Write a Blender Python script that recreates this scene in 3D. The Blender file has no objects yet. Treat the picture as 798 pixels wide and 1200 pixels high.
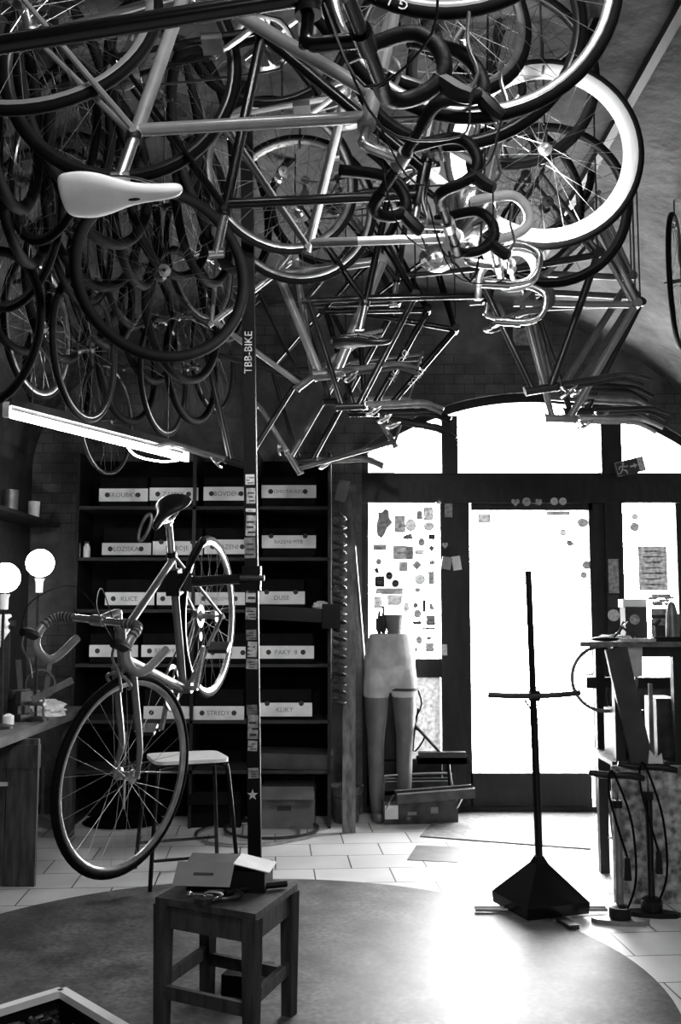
import bpy, bmesh, math, random
from mathutils import Vector as V, Matrix as MX
PI = math.pi
random.seed(7)
sc = bpy.context.scene
col = sc.collection

# ------------------------------------------------------------------ camera
W, H, FPX, CH = 798, 1200, 1167.0, 1.4
PITCH = math.atan(120 / FPX)
cd = bpy.data.cameras.new('camera'); cam = bpy.data.objects.new('camera', cd); col.objects.link(cam)
cam.location = (0, 0, CH); cam.rotation_euler = (PI/2 + PITCH, 0, 0)
cd.sensor_fit = 'VERTICAL'; cd.sensor_height = 36; cd.lens = FPX / 1200 * 36; cd.clip_start = .05
sc.camera = cam
sc.view_settings.view_transform = 'Standard'; sc.view_settings.look = 'None'
sc.view_settings.gamma = 1; sc.view_settings.use_curve_mapping = False; sc.view_settings.exposure = 0.3

# ------------------------------------------------------------------ light
wd = bpy.data.worlds.new('daylight'); sc.world = wd; wd.use_nodes = True
bgn = wd.node_tree.nodes['Background']; bgn.inputs[0].default_value = (1, 1, 1, 1); bgn.inputs[1].default_value = 42.0

def area(name, loc, rot, sx, sy, power, portal=False):
    l = bpy.data.lights.new(name, 'AREA'); l.shape = 'RECTANGLE'; l.size = sx; l.size_y = sy; l.energy = power
    o = bpy.data.objects.new(name, l); o.location = loc; o.rotation_euler = rot; col.objects.link(o)
    if portal: l.cycles.is_portal = True
    return o
area('daylight_portal', (1.37, 7.62, 1.5), (-PI/2, 0, 0), 2.7, 3.2, 1, True)
area('front_fill_light', (0.7, -1.2, 2.7), (math.radians(48), 0, 0), 1.4, .25, 34)     # added fill light behind the camera, brightens surfaces facing it
area('overhead_fill_light', (0.3, 1.1, 3.66), (math.radians(20), 0, 0), 1.2, .12, 40)  # added fill from above, lights the tops of the hanging tubes

# ------------------------------------------------------------------ helpers
cr, sr = math.cos(PITCH), math.sin(PITCH)
def ray(px, py):
    x = (px - W/2) / FPX; y = -(py - H/2) / FPX
    return V((x, cr - y*sr, sr + y*cr))
def P(px, py, Y): r = ray(px, py); return V((0, 0, CH)) + r * (Y / r.y)
def PZ(px, py, z): r = ray(px, py); return V((0, 0, CH)) + r * ((z - CH) / r.z)
def F(px, py): return PZ(px, py, 0)

def tag(o, label=None, cat=None, group=None, kind=None):
    if label: o['label'] = label
    if cat: o['category'] = cat
    if group: o['group'] = group
    if kind: o['kind'] = kind
    return o
def wm(o):
    m = o.matrix_basis.copy()
    while o.parent: o = o.parent; m = o.matrix_basis @ m
    return m
def thing(name, label, cat, loc=(0, 0, 0), rotz=0, group=None, M=None):
    o = bpy.data.objects.new(name, None); col.objects.link(o); o.empty_display_size = .05
    o.matrix_basis = M if M is not None else MX.Translation(V(loc)) @ MX.Rotation(rotz, 4, 'Z')
    return tag(o, label, cat, group)

def frame_from(d):
    d = d.normalized(); u = V((0, 0, 1)) if abs(d.z) < .9 else V((1, 0, 0))
    a = d.cross(u).normalized(); return a, a.cross(d).normalized()
def smooth(pts, k=4, closed=False):
    pts = [V(p) for p in pts]; n = len(pts); out = []
    for i in range(n if closed else n-1):
        g = lambda j: pts[j % n] if closed else pts[max(0, min(n-1, j))]
        p0, p1, p2, p3 = g(i-1), g(i), g(i+1), g(i+2)
        for s in range(k):
            t = s/k
            out.append(.5*((2*p1) + (p2-p0)*t + (2*p0-5*p1+4*p2-p3)*t*t + (3*p1-p0-3*p2+p3)*t**3))
    if not closed: out.append(pts[-1])
    return out
class MB:
    def __init__(s): s.v = []; s.f = []
    def add(s, vs, fs, M=None):
        b = len(s.v); s.v += [(M @ V(p)) if M is not None else V(p) for p in vs]; s.f += [[i+b for i in f] for f in fs]; return s
    def box(s, c, d, R=None, tp=1.0):
        x, y, z = [k/2 for k in d]
        vs = [(-x, -y, -z), (x, -y, -z), (x, y, -z), (-x, y, -z), (-x*tp, -y*tp, z), (x*tp, -y*tp, z), (x*tp, y*tp, z), (-x*tp, y*tp, z)]
        M = MX.Translation(V(c)) @ (R.to_4x4() if R is not None else MX.Identity(4))
        return s.add(vs, [(0, 3, 2, 1), (4, 5, 6, 7), (0, 1, 5, 4), (1, 2, 6, 5), (2, 3, 7, 6), (3, 0, 4, 7)], M)
    def beam(s, a, b, w, h, up=V((0, 0, 1))):
        a, b = V(a), V(b); d = (b-a); z = d.normalized(); x = up.cross(z)
        if x.length < 1e-3: x = V((1, 0, 0))
        x.normalize(); y = z.cross(x); R = MX((x, y, z)).transposed()
        return s.box((a+b)/2, (w, h, d.length), R)
    def tube(s, pts, r, n=10, closed=False, sq=1.0):
        pts = [V(p) for p in pts]; m = len(pts); rs = r if isinstance(r, (list, tuple)) else [r]*m
        vs = []; a = None
        for i, p in enumerate(pts):
            if closed: d = pts[(i+1) % m] - pts[i-1]
            else: d = pts[min(i+1, m-1)] - pts[max(i-1, 0)]
            d.normalize()
            if a is None: a, b = frame_from(d)
            else:
                a = (a - d*a.dot(d)).normalized(); b = a.cross(d)
            b = a.cross(d).normalized()
            for k in range(n):
                t = 2*PI*k/n; vs.append(p + (a*math.cos(t) + b*math.sin(t)*sq)*rs[i])
        fs = []
        for i in range(m if closed else m-1):
            j = (i+1) % m
            for k in range(n):
                l = (k+1) % n; fs.append((i*n+k, i*n+l, j*n+l, j*n+k))
        if not closed: fs += [tuple(range(n))[::-1], tuple(range((m-1)*n, m*n))]
        return s.add(vs, fs)
    def lathe(s, prof, n=24, M=None, cap=True, closed=False):
        vs = [(r*math.cos(2*PI*k/n), r*math.sin(2*PI*k/n), z) for r, z in prof for k in range(n)]
        m = len(prof); fs = []
        for i in range(m if closed else m-1):
            j = (i+1) % m
            for k in range(n):
                l = (k+1) % n; fs.append((i*n+k, i*n+l, j*n+l, j*n+k))
        if cap and not closed: fs += [tuple(range(n))[::-1], tuple(range((m-1)*n, m*n))]
        return s.add(vs, fs, M)
    def prism(s, poly, a, b):                       # poly: list of 3d points, extruded from offset a to b (vectors)
        a, b = V(a), V(b); n = len(poly); vs = [V(p)+a for p in poly] + [V(p)+b for p in poly]
        fs = [tuple(range(n))[::-1], tuple(range(n, 2*n))] + [(i, (i+1) % n, n+(i+1) % n, n+i) for i in range(n)]
        return s.add(vs, fs)
    def ball(s, c, r, n=12, sc_=(1, 1, 1), M=None):
        prof = [(max(1e-4, r*math.sin(PI*i/(n//2+1))), -r*math.cos(PI*i/(n//2+1))) for i in range(n//2+2)]
        T = MX.Translation(V(c)) @ (M if M is not None else MX.Identity(4)) @ MX.Diagonal((*sc_, 1))
        return s.lathe(prof, n, T)
    def mesh(s, name, mat, ang=40):
        me = bpy.data.meshes.new(name); me.from_pydata([tuple(p) for p in s.v], [], s.f)
        bm = bmesh.new(); bm.from_mesh(me); bmesh.ops.recalc_face_normals(bm, faces=bm.faces); bm.to_mesh(me); bm.free()
        me.materials.append(mat); me.shade_smooth(); me.set_sharp_from_angle(angle=math.radians(ang)); return me
    def part(s, name, mat, root, world=False, M=None, ang=40):
        if world:
            iv = wm(root).inverted(); s.v = [iv @ p for p in s.v]
        o = bpy.data.objects.new(name, s.mesh(name, mat, ang)); col.objects.link(o); o.parent = root
        if M is not None: o.matrix_basis = M
        return o
    def solo(s, name, mat, label=None, cat=None, group=None, kind=None, ang=40):   # world coordinates, origin at base centre
        xs = [p.x for p in s.v]; ys = [p.y for p in s.v]; zs = [p.z for p in s.v]
        c = V(((min(xs)+max(xs))/2, (min(ys)+max(ys))/2, min(zs)))
        s.v = [p - c for p in s.v]
        o = bpy.data.objects.new(name, s.mesh(name, mat, ang)); col.objects.link(o); o.location = c
        return tag(o, label, cat, group, kind)
def meshpart(name, me, root, M=None):
    o = bpy.data.objects.new(name, me); col.objects.link(o); o.parent = root
    if M is not None: o.matrix_basis = M
    return o
def copy_tree(o, parent=None):
    c = o.copy(); col.objects.link(c); c.parent = parent
    for ch in [x for x in bpy.data.objects if x.parent == o]: copy_tree(ch, c)
    return c
def text(name, s, size, mat, root, M, world=True, ext=.0008, align='CENTER'):
    cu = bpy.data.curves.new(name, 'FONT'); cu.body = s; cu.size = size; cu.extrude = ext
    cu.align_x = align; cu.align_y = 'CENTER'; cu.resolution_u = 2
    t = bpy.data.objects.new(name, cu); col.objects.link(t); bpy.context.view_layer.update()
    me = bpy.data.meshes.new_from_object(t.evaluated_get(bpy.context.evaluated_depsgraph_get()))
    bpy.data.objects.remove(t); me.materials.clear(); me.materials.append(mat)
    o = bpy.data.objects.new(name, me); col.objects.link(o)
    if root is not None:
        o.parent = root; o.matrix_basis = (wm(root).inverted() @ M) if world else M
    else: o.matrix_basis = M
    return o
FACING = MX.Rotation(PI/2, 4, 'X')      # text/plates facing the camera (-Y)

# ------------------------------------------------------------------ materials
MT = {}
def mat(name, g, rough=.5, metal=0., noise=0., scale=8., bump=0., emit=0., g2=None, coord='Object', stretch=None, spec=.5):
    m = bpy.data.materials.new(name); m.use_nodes = True; nt = m.node_tree; b = nt.nodes['Principled BSDF']
    b.inputs['Base Color'].default_value = (g, g, g, 1); b.inputs['Roughness'].default_value = rough
    b.inputs['Metallic'].default_value = metal; b.inputs['Specular IOR Level'].default_value = spec
    if noise or bump:
        tc = nt.nodes.new('ShaderNodeTexCoord'); mp = nt.nodes.new('ShaderNodeMapping'); nz = nt.nodes.new('ShaderNodeTexNoise')
        if stretch: mp.inputs['Scale'].default_value = stretch
        nz.inputs['Scale'].default_value = scale; nz.inputs['Detail'].default_value = 6
        nt.links.new(tc.outputs[coord], mp.inputs[0]); nt.links.new(mp.outputs[0], nz.inputs['Vector'])
        if noise:
            rp = nt.nodes.new('ShaderNodeValToRGB'); lo = max(0, g*(1-noise)); hi = g2 if g2 is not None else g*(1+noise)
            rp.color_ramp.elements[0].position = .35; rp.color_ramp.elements[1].position = .68
            rp.color_ramp.elements[0].color = (lo, lo, lo, 1); rp.color_ramp.elements[1].color = (hi, hi, hi, 1)
            nt.links.new(nz.outputs[0], rp.inputs[0]); nt.links.new(rp.outputs[0], b.inputs['Base Color'])
        if bump:
            bp = nt.nodes.new('ShaderNodeBump'); bp.inputs['Strength'].default_value = bump; bp.inputs['Distance'].default_value = .02
            nt.links.new(nz.outputs[0], bp.inputs['Height']); nt.links.new(bp.outputs[0], b.inputs['Normal'])
    if emit:
        b.inputs['Emission Color'].default_value = (1, 1, 1, 1); b.inputs['Emission Strength'].default_value = emit
    MT[name] = m; return m
mat('black_rubber', .0025, .7, noise=.3, scale=30, spec=.08)
mat('black_paint', .003, .22, noise=.2, scale=20, spec=.35)
mat('black_plastic', .004, .45, noise=.2, scale=20, spec=.25)
mat('bar_tape', .003, .5, bump=.12, scale=60, spec=.15)
mat('grey_tape', .09, .55, bump=.4, scale=60)
mat('white_tape', .62, .5, bump=.3, scale=60)
mat('chrome', .62, .18, 1, noise=.15, scale=30)
mat('alloy', .5, .32, 1, noise=.15, scale=30)
mat('dull_alloy', .28, .4, 1, noise=.2, scale=30)
mat('steel_dark', .04, .4, .6, noise=.3, scale=20)
mat('silver_paint', .27, .28, .35, noise=.1, scale=20)
mat('grey_paint', .13, .3, .3, noise=.15, scale=20)
mat('dark_paint', .014, .28, .1, noise=.15, scale=20)
mat('white_paint', .75, .3, noise=.05, scale=20)
mat('white_leather', .85, .42, noise=.08, scale=12, bump=.05)
mat('black_leather', .005, .32, noise=.2, scale=30, spec=.3)
mat('deep_white', .55, .3, noise=.08, scale=4)
mat('old_wood', .032, .6, noise=.45, scale=6, bump=.15, stretch=(6, 6, 1), spec=.25)
mat('frame_wood', .011, .45, noise=.35, scale=7, bump=.1, stretch=(4, 4, .8), spec=.3)
mat('bench_wood', .1, .5, noise=.5, scale=5, bump=.2, stretch=(5, 1, 5))
mat('bench_panel', .05, .55, noise=.5, scale=6, bump=.15, stretch=(6, 6, 1))
mat('shelf_wood', .03, .55, noise=.35, scale=6, stretch=(1, 5, 5), spec=.2)
mat('pale_plank', .13, .6, noise=.5, scale=8, bump=.1, stretch=(4, 4, 1))
mat('plywood', .26, .6, noise=.75, scale=26, bump=.08)
mat('cardboard', .13, .8, noise=.15, scale=10)
mat('dark_card', .005, .8, noise=.3, scale=8, spec=.1)
mat('pale_card', .75, .7, noise=.12, scale=10)
mat('paper', .62, .75, noise=.08, scale=15)
mat('ink', .03, .7, noise=.2, scale=15)
mat('grey_print', .16, .6, noise=.4, scale=40)
mat('mid_print', .3, .6, noise=.5, scale=40)
mat('light_print', .45, .6, noise=.3, scale=50)
mat('rag', .55, .9, noise=.25, scale=18, bump=.5)
mat('cloth_grey', .42, .85, noise=.18, scale=14, bump=.15)
mat('mannequin_skin', .11, .4, noise=.25, scale=7)
mat('toolbox_paint', .045, .4, .3, noise=.6, scale=9)
mat('galvanised', .2, .4, .6, noise=.3, scale=12)
mat('bulb_glow', 1, .4, emit=22)
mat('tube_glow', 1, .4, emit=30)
mat('sticker_green', .03, .5, noise=.2, scale=20)
mat('foil', .7, .15, 1, bump=1.0, scale=25)
mat('plant_pale', .6, .8, noise=.3, scale=30)
mat('outside_wall', .07, .8, noise=.2, scale=2)

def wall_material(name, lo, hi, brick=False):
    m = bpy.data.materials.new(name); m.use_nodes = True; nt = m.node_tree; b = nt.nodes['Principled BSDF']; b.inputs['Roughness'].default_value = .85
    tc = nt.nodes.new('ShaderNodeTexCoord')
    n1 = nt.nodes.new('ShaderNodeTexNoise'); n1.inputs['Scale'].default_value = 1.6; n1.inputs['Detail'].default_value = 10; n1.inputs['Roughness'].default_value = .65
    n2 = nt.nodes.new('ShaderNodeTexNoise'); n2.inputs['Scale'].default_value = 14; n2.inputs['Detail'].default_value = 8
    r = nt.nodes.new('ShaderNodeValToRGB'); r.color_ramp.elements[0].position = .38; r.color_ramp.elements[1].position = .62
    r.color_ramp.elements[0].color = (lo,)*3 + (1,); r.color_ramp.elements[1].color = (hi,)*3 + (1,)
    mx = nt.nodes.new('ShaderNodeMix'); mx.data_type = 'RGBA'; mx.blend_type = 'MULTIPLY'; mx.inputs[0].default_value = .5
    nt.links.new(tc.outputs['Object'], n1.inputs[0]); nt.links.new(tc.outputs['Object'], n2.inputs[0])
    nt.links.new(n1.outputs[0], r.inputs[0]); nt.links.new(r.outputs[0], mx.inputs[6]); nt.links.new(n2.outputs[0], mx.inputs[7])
    src = mx.outputs[2]
    if brick:
        br = nt.nodes.new('ShaderNodeTexBrick'); br.inputs['Scale'].default_value = 3.4; br.inputs['Mortar Size'].default_value = .012
        br.inputs['Color1'].default_value = (.9,)*3+(1,); br.inputs['Color2'].default_value = (.65,)*3+(1,); br.inputs['Mortar'].default_value = (.35,)*3+(1,)
        mp = nt.nodes.new('ShaderNodeMapping'); mp.inputs['Rotation'].default_value = (PI/2, 0, 0)
        nt.links.new(tc.outputs['Object'], mp.inputs[0]); nt.links.new(mp.outputs[0], br.inputs[0])
        msk = nt.nodes.new('ShaderNodeValToRGB'); msk.color_ramp.elements[0].position = .5; msk.color_ramp.elements[1].position = .55
        n3 = nt.nodes.new('ShaderNodeTexNoise'); n3.inputs['Scale'].default_value = .9; nt.links.new(tc.outputs['Object'], n3.inputs[0]); nt.links.new(n3.outputs[0], msk.inputs[0])
        m2 = nt.nodes.new('ShaderNodeMix'); m2.data_type = 'RGBA'; m2.blend_type = 'MULTIPLY'
        nt.links.new(msk.outputs[0], m2.inputs[0]); nt.links.new(src, m2.inputs[6]); nt.links.new(br.outputs[0], m2.inputs[7]); src = m2.outputs[2]
    nt.links.new(src, b.inputs['Base Color'])
    bp = nt.nodes.new('ShaderNodeBump'); bp.inputs['Strength'].default_value = .4; bp.inputs['Distance'].default_value = .03
    nt.links.new(n2.outputs[0], bp.inputs['Height']); nt.links.new(bp.outputs[0], b.inputs['Normal'])
    MT[name] = m; return m
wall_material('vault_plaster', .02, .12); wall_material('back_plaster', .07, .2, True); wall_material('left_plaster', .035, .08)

def tile_material():
    m = bpy.data.materials.new('floor_tiles'); m.use_nodes = True; nt = m.node_tree; b = nt.nodes['Principled BSDF']
    tc = nt.nodes.new('ShaderNodeTexCoord'); mp = nt.nodes.new('ShaderNodeMapping'); mp.inputs['Rotation'].default_value = (0, 0, math.radians(-4))
    br = nt.nodes.new('ShaderNodeTexBrick'); br.inputs['Scale'].default_value = 1.0; br.inputs['Brick Width'].default_value = .42; br.inputs['Row Height'].default_value = .3
    br.inputs['Mortar Size'].default_value = .004; br.inputs['Color1'].default_value = (.55,)*3+(1,); br.inputs['Color2'].default_value = (.45,)*3+(1,); br.inputs['Mortar'].default_value = (.04,)*3+(1,)
    nz = nt.nodes.new('ShaderNodeTexNoise'); nz.inputs['Scale'].default_value = 3; nz.inputs['Detail'].default_value = 9
    mr = nt.nodes.new('ShaderNodeMapRange'); mr.inputs[3].default_value = .75; mr.inputs[4].default_value = 1.4
    mx = nt.nodes.new('ShaderNodeMix'); mx.data_type = 'RGBA'; mx.blend_type = 'MULTIPLY'; mx.inputs[0].default_value = 1
    nt.links.new(tc.outputs['Object'], mp.inputs[0]); nt.links.new(mp.outputs[0], br.inputs[0]); nt.links.new(tc.outputs['Object'], nz.inputs[0])
    nt.links.new(nz.outputs[0], mr.inputs[0]); nt.links.new(br.outputs[0], mx.inputs[6]); nt.links.new(mr.outputs[0], mx.inputs[7]); nt.links.new(mx.outputs[2], b.inputs['Base Color'])
    r2 = nt.nodes.new('ShaderNodeMapRange'); r2.inputs[3].default_value = .3; r2.inputs[4].default_value = .55; nt.links.new(nz.outputs[0], r2.inputs[0]); nt.links.new(r2.outputs[0], b.inputs['Roughness'])
    MT['floor_tiles'] = m
tile_material()
def lino_material():
    m = mat('lino', .085, .5, noise=.55, scale=5, bump=.04, spec=.35); nt = m.node_tree; b = nt.nodes['Principled BSDF']
    tc = nt.nodes.new('ShaderNodeTexCoord'); nz = nt.nodes.new('ShaderNodeTexNoise'); nz.inputs['Scale'].default_value = 45; nz.inputs['Detail'].default_value = 5
    nt.links.new(tc.outputs['Object'], nz.inputs[0]); old = b.inputs['Base Color'].links[0].from_socket
    mr = nt.nodes.new('ShaderNodeMapRange'); mr.inputs[1].default_value = .3; mr.inputs[2].default_value = .7; mr.inputs[3].default_value = .5; mr.inputs[4].default_value = 1.4
    mx = nt.nodes.new('ShaderNodeMix'); mx.data_type = 'RGBA'; mx.blend_type = 'MULTIPLY'; mx.inputs[0].default_value = 1
    nt.links.new(nz.outputs[0], mr.inputs[0]); nt.links.new(old, mx.inputs[6]); nt.links.new(mr.outputs[0], mx.inputs[7]); nt.links.new(mx.outputs[2], b.inputs['Base Color'])
lino_material()
def glass_material():
    m = bpy.data.materials.new('window_glass'); m.use_nodes = True; nt = m.node_tree; out = nt.nodes['Material Output']
    t = nt.nodes.new('ShaderNodeBsdfTransparent'); t.inputs[0].default_value = (.93, .93, .93, 1); g = nt.nodes.new('ShaderNodeBsdfGlossy'); g.inputs['Roughness'].default_value = .02
    mx = nt.nodes.new('ShaderNodeMixShader'); mx.inputs[0].default_value = .06
    nt.links.new(t.outputs[0], mx.inputs[1]); nt.links.new(g.outputs[0], mx.inputs[2]); nt.links.new(mx.outputs[0], out.inputs[0]); MT['window_glass'] = m
glass_material()
m = mat('frosted', .6, .8, noise=.1, scale=4); m.node_tree.nodes['Principled BSDF'].inputs['Transmission Weight'].default_value = .5
def translucent(name, g, t=.5):
    m = bpy.data.materials.new(name); m.use_nodes = True; nt = m.node_tree; out = nt.nodes['Material Output']
    d = nt.nodes.new('ShaderNodeBsdfDiffuse'); tr = nt.nodes.new('ShaderNodeBsdfTranslucent'); mx = nt.nodes.new('ShaderNodeMixShader'); mx.inputs[0].default_value = t
    nz = nt.nodes.new('ShaderNodeTexNoise'); nz.inputs['Scale'].default_value = 35; tc = nt.nodes.new('ShaderNodeTexCoord'); nt.links.new(tc.outputs['Object'], nz.inputs[0])
    mr = nt.nodes.new('ShaderNodeMapRange'); mr.inputs[1].default_value = .3; mr.inputs[2].default_value = .7; mr.inputs[3].default_value = g*.6; mr.inputs[4].default_value = g*1.3
    nt.links.new(nz.outputs[0], mr.inputs[0])
    for n in (d, tr): nt.links.new(mr.outputs[0], n.inputs[0])
    nt.links.new(d.outputs[0], mx.inputs[1]); nt.links.new(tr.outputs[0], mx.inputs[2]); nt.links.new(mx.outputs[0], out.inputs[0]); MT[name] = m
translucent('sticker_dark', .05); translucent('sticker_grey', .14); translucent('sticker_mid', .2); translucent('sticker_pale', .27); translucent('frosted_panel', .3)

# ------------------------------------------------------------------ the room
XL, XR, YB, YF = -2.25, 2.75, 7.2, -2.2
CX, HW_, SPR, RISE = .25, 2.5, 2.45, 1.3
MB().box(((XL+XR)/2, (YB+YF)/2+.5, -.05), (XR-XL+.6, YB-YF+2, .1)).solo('floor', MT['floor_tiles'], kind='structure')
MB().box((XL-.1, (YB+YF)/2, SPR/2+.1), (.2, YB-YF+.4, SPR+.2)).solo('wall_left', MT['left_plaster'], kind='structure')
MB().box((XR+.1, (YB+YF)/2, SPR/2+.1), (.2, YB-YF+.4, SPR+.2)).solo('wall_right', MT['back_plaster'], kind='structure')
MB().box(((XL+XR)/2, YF-.1, 2), (XR-XL+.4, .2, 4)).solo('wall_front', MT['left_plaster'], kind='structure')
b = MB(); N = 40
prof = [(CX - HW_*math.cos(PI*i/N), SPR + RISE*math.sin(PI*i/N)) for i in range(N+1)]
for (x0, z0), (x1, z1) in zip(prof, prof[1:]):
    b.prism([(x0, 0, z0), (x1, 0, z1), (x1+(x1-CX)*.08, 0, z1+.15), (x0+(x0-CX)*.08, 0, z0+.15)], (0, YF-.1, 0), (0, YB+.3, 0))
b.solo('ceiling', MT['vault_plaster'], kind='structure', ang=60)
# back wall with an arched shop-front opening
AX, ARAD = P(622, 500, YB).x, 2.05
top = P(622, 460, YB).z; ACZ = top - ARAD
xl = P(424, 600, YB).x; xr = 2*AX - xl
arch = lambda x, r=ARAD: ACZ + math.sqrt(max(0, r*r - (x-AX)**2))
b = MB(); TH = .38
b.box(((XL-.2+xl)/2, YB+TH/2, 2), (xl-XL+.2, TH, 4))
b.box(((XR+.2+xr)/2, YB+TH/2, 2), (XR+.2-xr, TH, 4))
n = 36
for i in range(n):
    x0 = xl + (xr-xl)*i/n; x1 = xl + (xr-xl)*(i+1)/n
    b.prism([(x0, 0, arch(x0)), (x1, 0, arch(x1)), (x1, 0, 4), (x0, 0, 4)], (0, YB, 0), (0, YB+TH, 0))
b.solo('wall_back', MT['back_plaster'], kind='structure')

FY = YB + .06                                        # face of the joinery
def pr(x0, y0, x1, y1, Y=FY):                        # pixel rectangle -> world x/z extents
    a = P(x0, (y0+y1)/2, Y); c = P(x1, (y0+y1)/2, Y); t = P((x0+x1)/2, y0, Y); u = P((x0+x1)/2, y1, Y)
    return a.x, c.x, u.z, t.z
def pbox(mb, x0, y0, x1, y1, Y=FY, d=.06, off=0):
    a, c, lo, hi = pr(x0, y0, x1, y1, Y); mb.box(((a+c)/2, Y+d/2+off, (lo+hi)/2), (c-a, d, hi-lo)); return a, c, lo, hi
WD = MT['frame_wood']
def trim(i, rects, d=.08, off=0):
    b = MB()
    for r in rects: pbox(b, *r, d=d, off=off)
    return b.solo('trim_%d' % i, WD, kind='structure')
b = MB()                                             # arched head of the frame
n = 36; rr = ARAD-.05
for i in range(n):
    x0 = xl + (xr-xl)*i/n; x1 = xl + (xr-xl)*(i+1)/n
    b.prism([(x0, 0, arch(x0)-.065), (x1, 0, arch(x1)-.065), (x1, 0, arch(x1)+.01), (x0, 0, arch(x0)+.01)], (0, FY-.02, 0), (0, FY+.1, 0))
b.solo('trim_1', WD, kind='structure')
trim(2, [(405, 565, 880, 590)], d=.16, off=-.04)                       # transom beam
trim(3, [(405, 554, 880, 566)], d=.1, off=-.0)
trim(4, [(410, 520, 432, 960)])                                         # left jamb
trim(5, [(517, 488, 536, 556), (517, 588, 537, 960)], d=.12, off=-.03)  # mullion left of the door
trim(6, [(703, 474, 727, 556), (712, 588, 733, 960)], d=.12, off=-.03)  # mullion right of the door
trim(7, [(430, 772, 518, 794), (430, 890, 518, 960)])                   # rails below the sticker window
trim(8, [(733, 800, 880, 960), (795, 588, 812, 800)])
trim(9, [(430, 794, 475, 892)])
def glass(name, x0, y0, x1, y1, m='window_glass', off=.05):
    b = MB(); pbox(b, x0, y0, x1, y1, d=.006, off=off); return b.solo(name, MT[m], kind='structure')
w1 = glass('window_1', 432, 588, 517, 772)
w2 = glass('window_2', 432, 470, 517, 556, off=.055); w3 = glass('window_3', 536, 455, 703, 556, off=.055); w4 = glass('window_4', 727, 470, 860, 556, off=.055)
w5 = glass('window_5', 733, 588, 795, 800); w6 = glass('window_6', 475, 794, 517, 892, 'frosted_panel')
# door leaf with pane, stiles, rails and handle
b = MB()
for r in [(537, 588, 552, 946), (694, 588, 712, 946), (552, 588, 694, 598), (552, 906, 694, 946)]: pbox(b, *r, d=.06, off=.0)
door = b.solo('door_1', WD, kind='structure')
b = MB(); pbox(b, 552, 598, 694, 906, d=.006, off=.03); b.part('door_pane', MT['window_glass'], door, world=True)
b = MB(); p = P(699, 790, FY-.03); b.tube([p+V((0, .03, 0)), p+V((0, -.02, 0)), p+V((-.1, -.025, 0))], .009, 8); b.part('door_handle', MT['alloy'], door, world=True)
b = MB(); pbox(b, 405, 945, 880, 958, d=.3, off=-.02); b.solo('trim_10', WD, kind='structure')
# roof edge of the house across the street, seen through the left transom
b = MB(); b.beam(P(436, 548, 11), P(522, 500, 11), .25, .16); b.beam(P(436, 533, 11), P(470, 700, 11), .2, .4); b.solo('roof_edge', MT['outside_wall'], kind='structure')

# round lino and door mat
LC = V((-.35, 3.9, 0))
b = MB(); b.lathe([(1.56, 0), (1.565, .002), (1.555, .005)], 96, MX.Translation(LC)); b.solo('round_lino', MT['lino'], 'large round grey mottled lino sheet lying on the pale floor tiles', 'rug')
b = MB(); q = [F(520, 951), F(697, 953), F(692, 996), F(492, 981)]
b.prism(q, (0, 0, 0), (0, 0, .008)); b.solo('door_mat', mat('mat_grey', .15, .7, noise=.25, scale=25, bump=.3), 'flat grey doormat lying inside the glass door', 'mat')
b = MB(); q = [F(488, 991), F(541, 993), F(536, 1011), F(477, 1008)]
b.prism(q, (0, 0, 0), (0, 0, .003)); b.solo('floor_tile', mat('tile_dark', .1, .5, noise=.2, scale=10), 'single darker tile set in the pale floor before the doormat', 'tile')

# ------------------------------------------------------------------ wheels
RY = MX.Rotation(PI/2, 4, 'X')
def ringprof(pr_, n=56):
    b = MB(); b.lathe(pr_, n, RY, closed=True); return b
WM_ = {}
def wheel_meshes(kind):
    if kind in WM_: return WM_[kind]
    d = {}
    if 'tire' not in WM_:
        WM_['tire'] = ringprof([(.345 - .0145 + .0145*math.cos(t), .0135*math.sin(t)) for t in [2*PI*k/10 for k in range(10)]]).mesh('tire', MT['black_rubber'])
        WM_['fat'] = ringprof([(.34 - .022 + .022*math.cos(t), .02*math.sin(t)) for t in [2*PI*k/10 for k in range(10)]]).mesh('tire', MT['black_rubber'])
        b = MB()
        for k in range(28):
            a = 2*PI*k/28; s = 1 if k % 2 else -1; h = a + (.9 if (k//2) % 2 else -.9)
            p0 = V((.02*math.cos(h), s*.03, .02*math.sin(h))); p1 = V((.31*math.cos(a), 0, .31*math.sin(a))); b.tube([p0, p1], .0009, 4)
        WM_['spokes'] = b.mesh('spokes', MT['alloy'])
        b = MB(); b.lathe([(.006, -.06), (.006, -.036), (.024, -.034), (.024, -.029), (.013, -.024), (.011, 0), (.013, .024), (.024, .029), (.024, .034), (.006, .036), (.006, .06)], 16, RY)
        WM_['hub'] = b.mesh('hub', MT['alloy'])
    rims = {'silver': ('alloy', .304), 'black': ('dark_paint', .304), 'deep': ('deep_white', .272), 'pale': ('silver_paint', .3), 'grey': ('dull_alloy', .297)}
    m_, ri = rims[kind]
    if kind == 'black': d['spokes'] = WM_['spokes'].copy(); d['spokes'].materials[0] = MT['steel_dark']; d['hub'] = WM_['hub'].copy(); d['hub'].materials[0] = MT['steel_dark']
    d['rim'] = ringprof([(.323, -.010), (.318, -.0115), (ri+.006, -.0095), (ri, -.004), (ri, .004), (ri+.006, .0095), (.318, .0115), (.323, .010), (.316, .0)]).mesh('rim', MT[m_])
    WM_[kind] = d; return d
def wheel_part(name, kind, root, M, fat=False, bare=False):
    d = wheel_meshes(kind); r = meshpart(name, d['rim'], root, M)
    if not bare: meshpart('tire', WM_['fat' if fat else 'tire'], r)
    meshpart('spokes', d.get('spokes', WM_['spokes']), r); meshpart('hub', d.get('hub', WM_['hub']), r); return r
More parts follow.
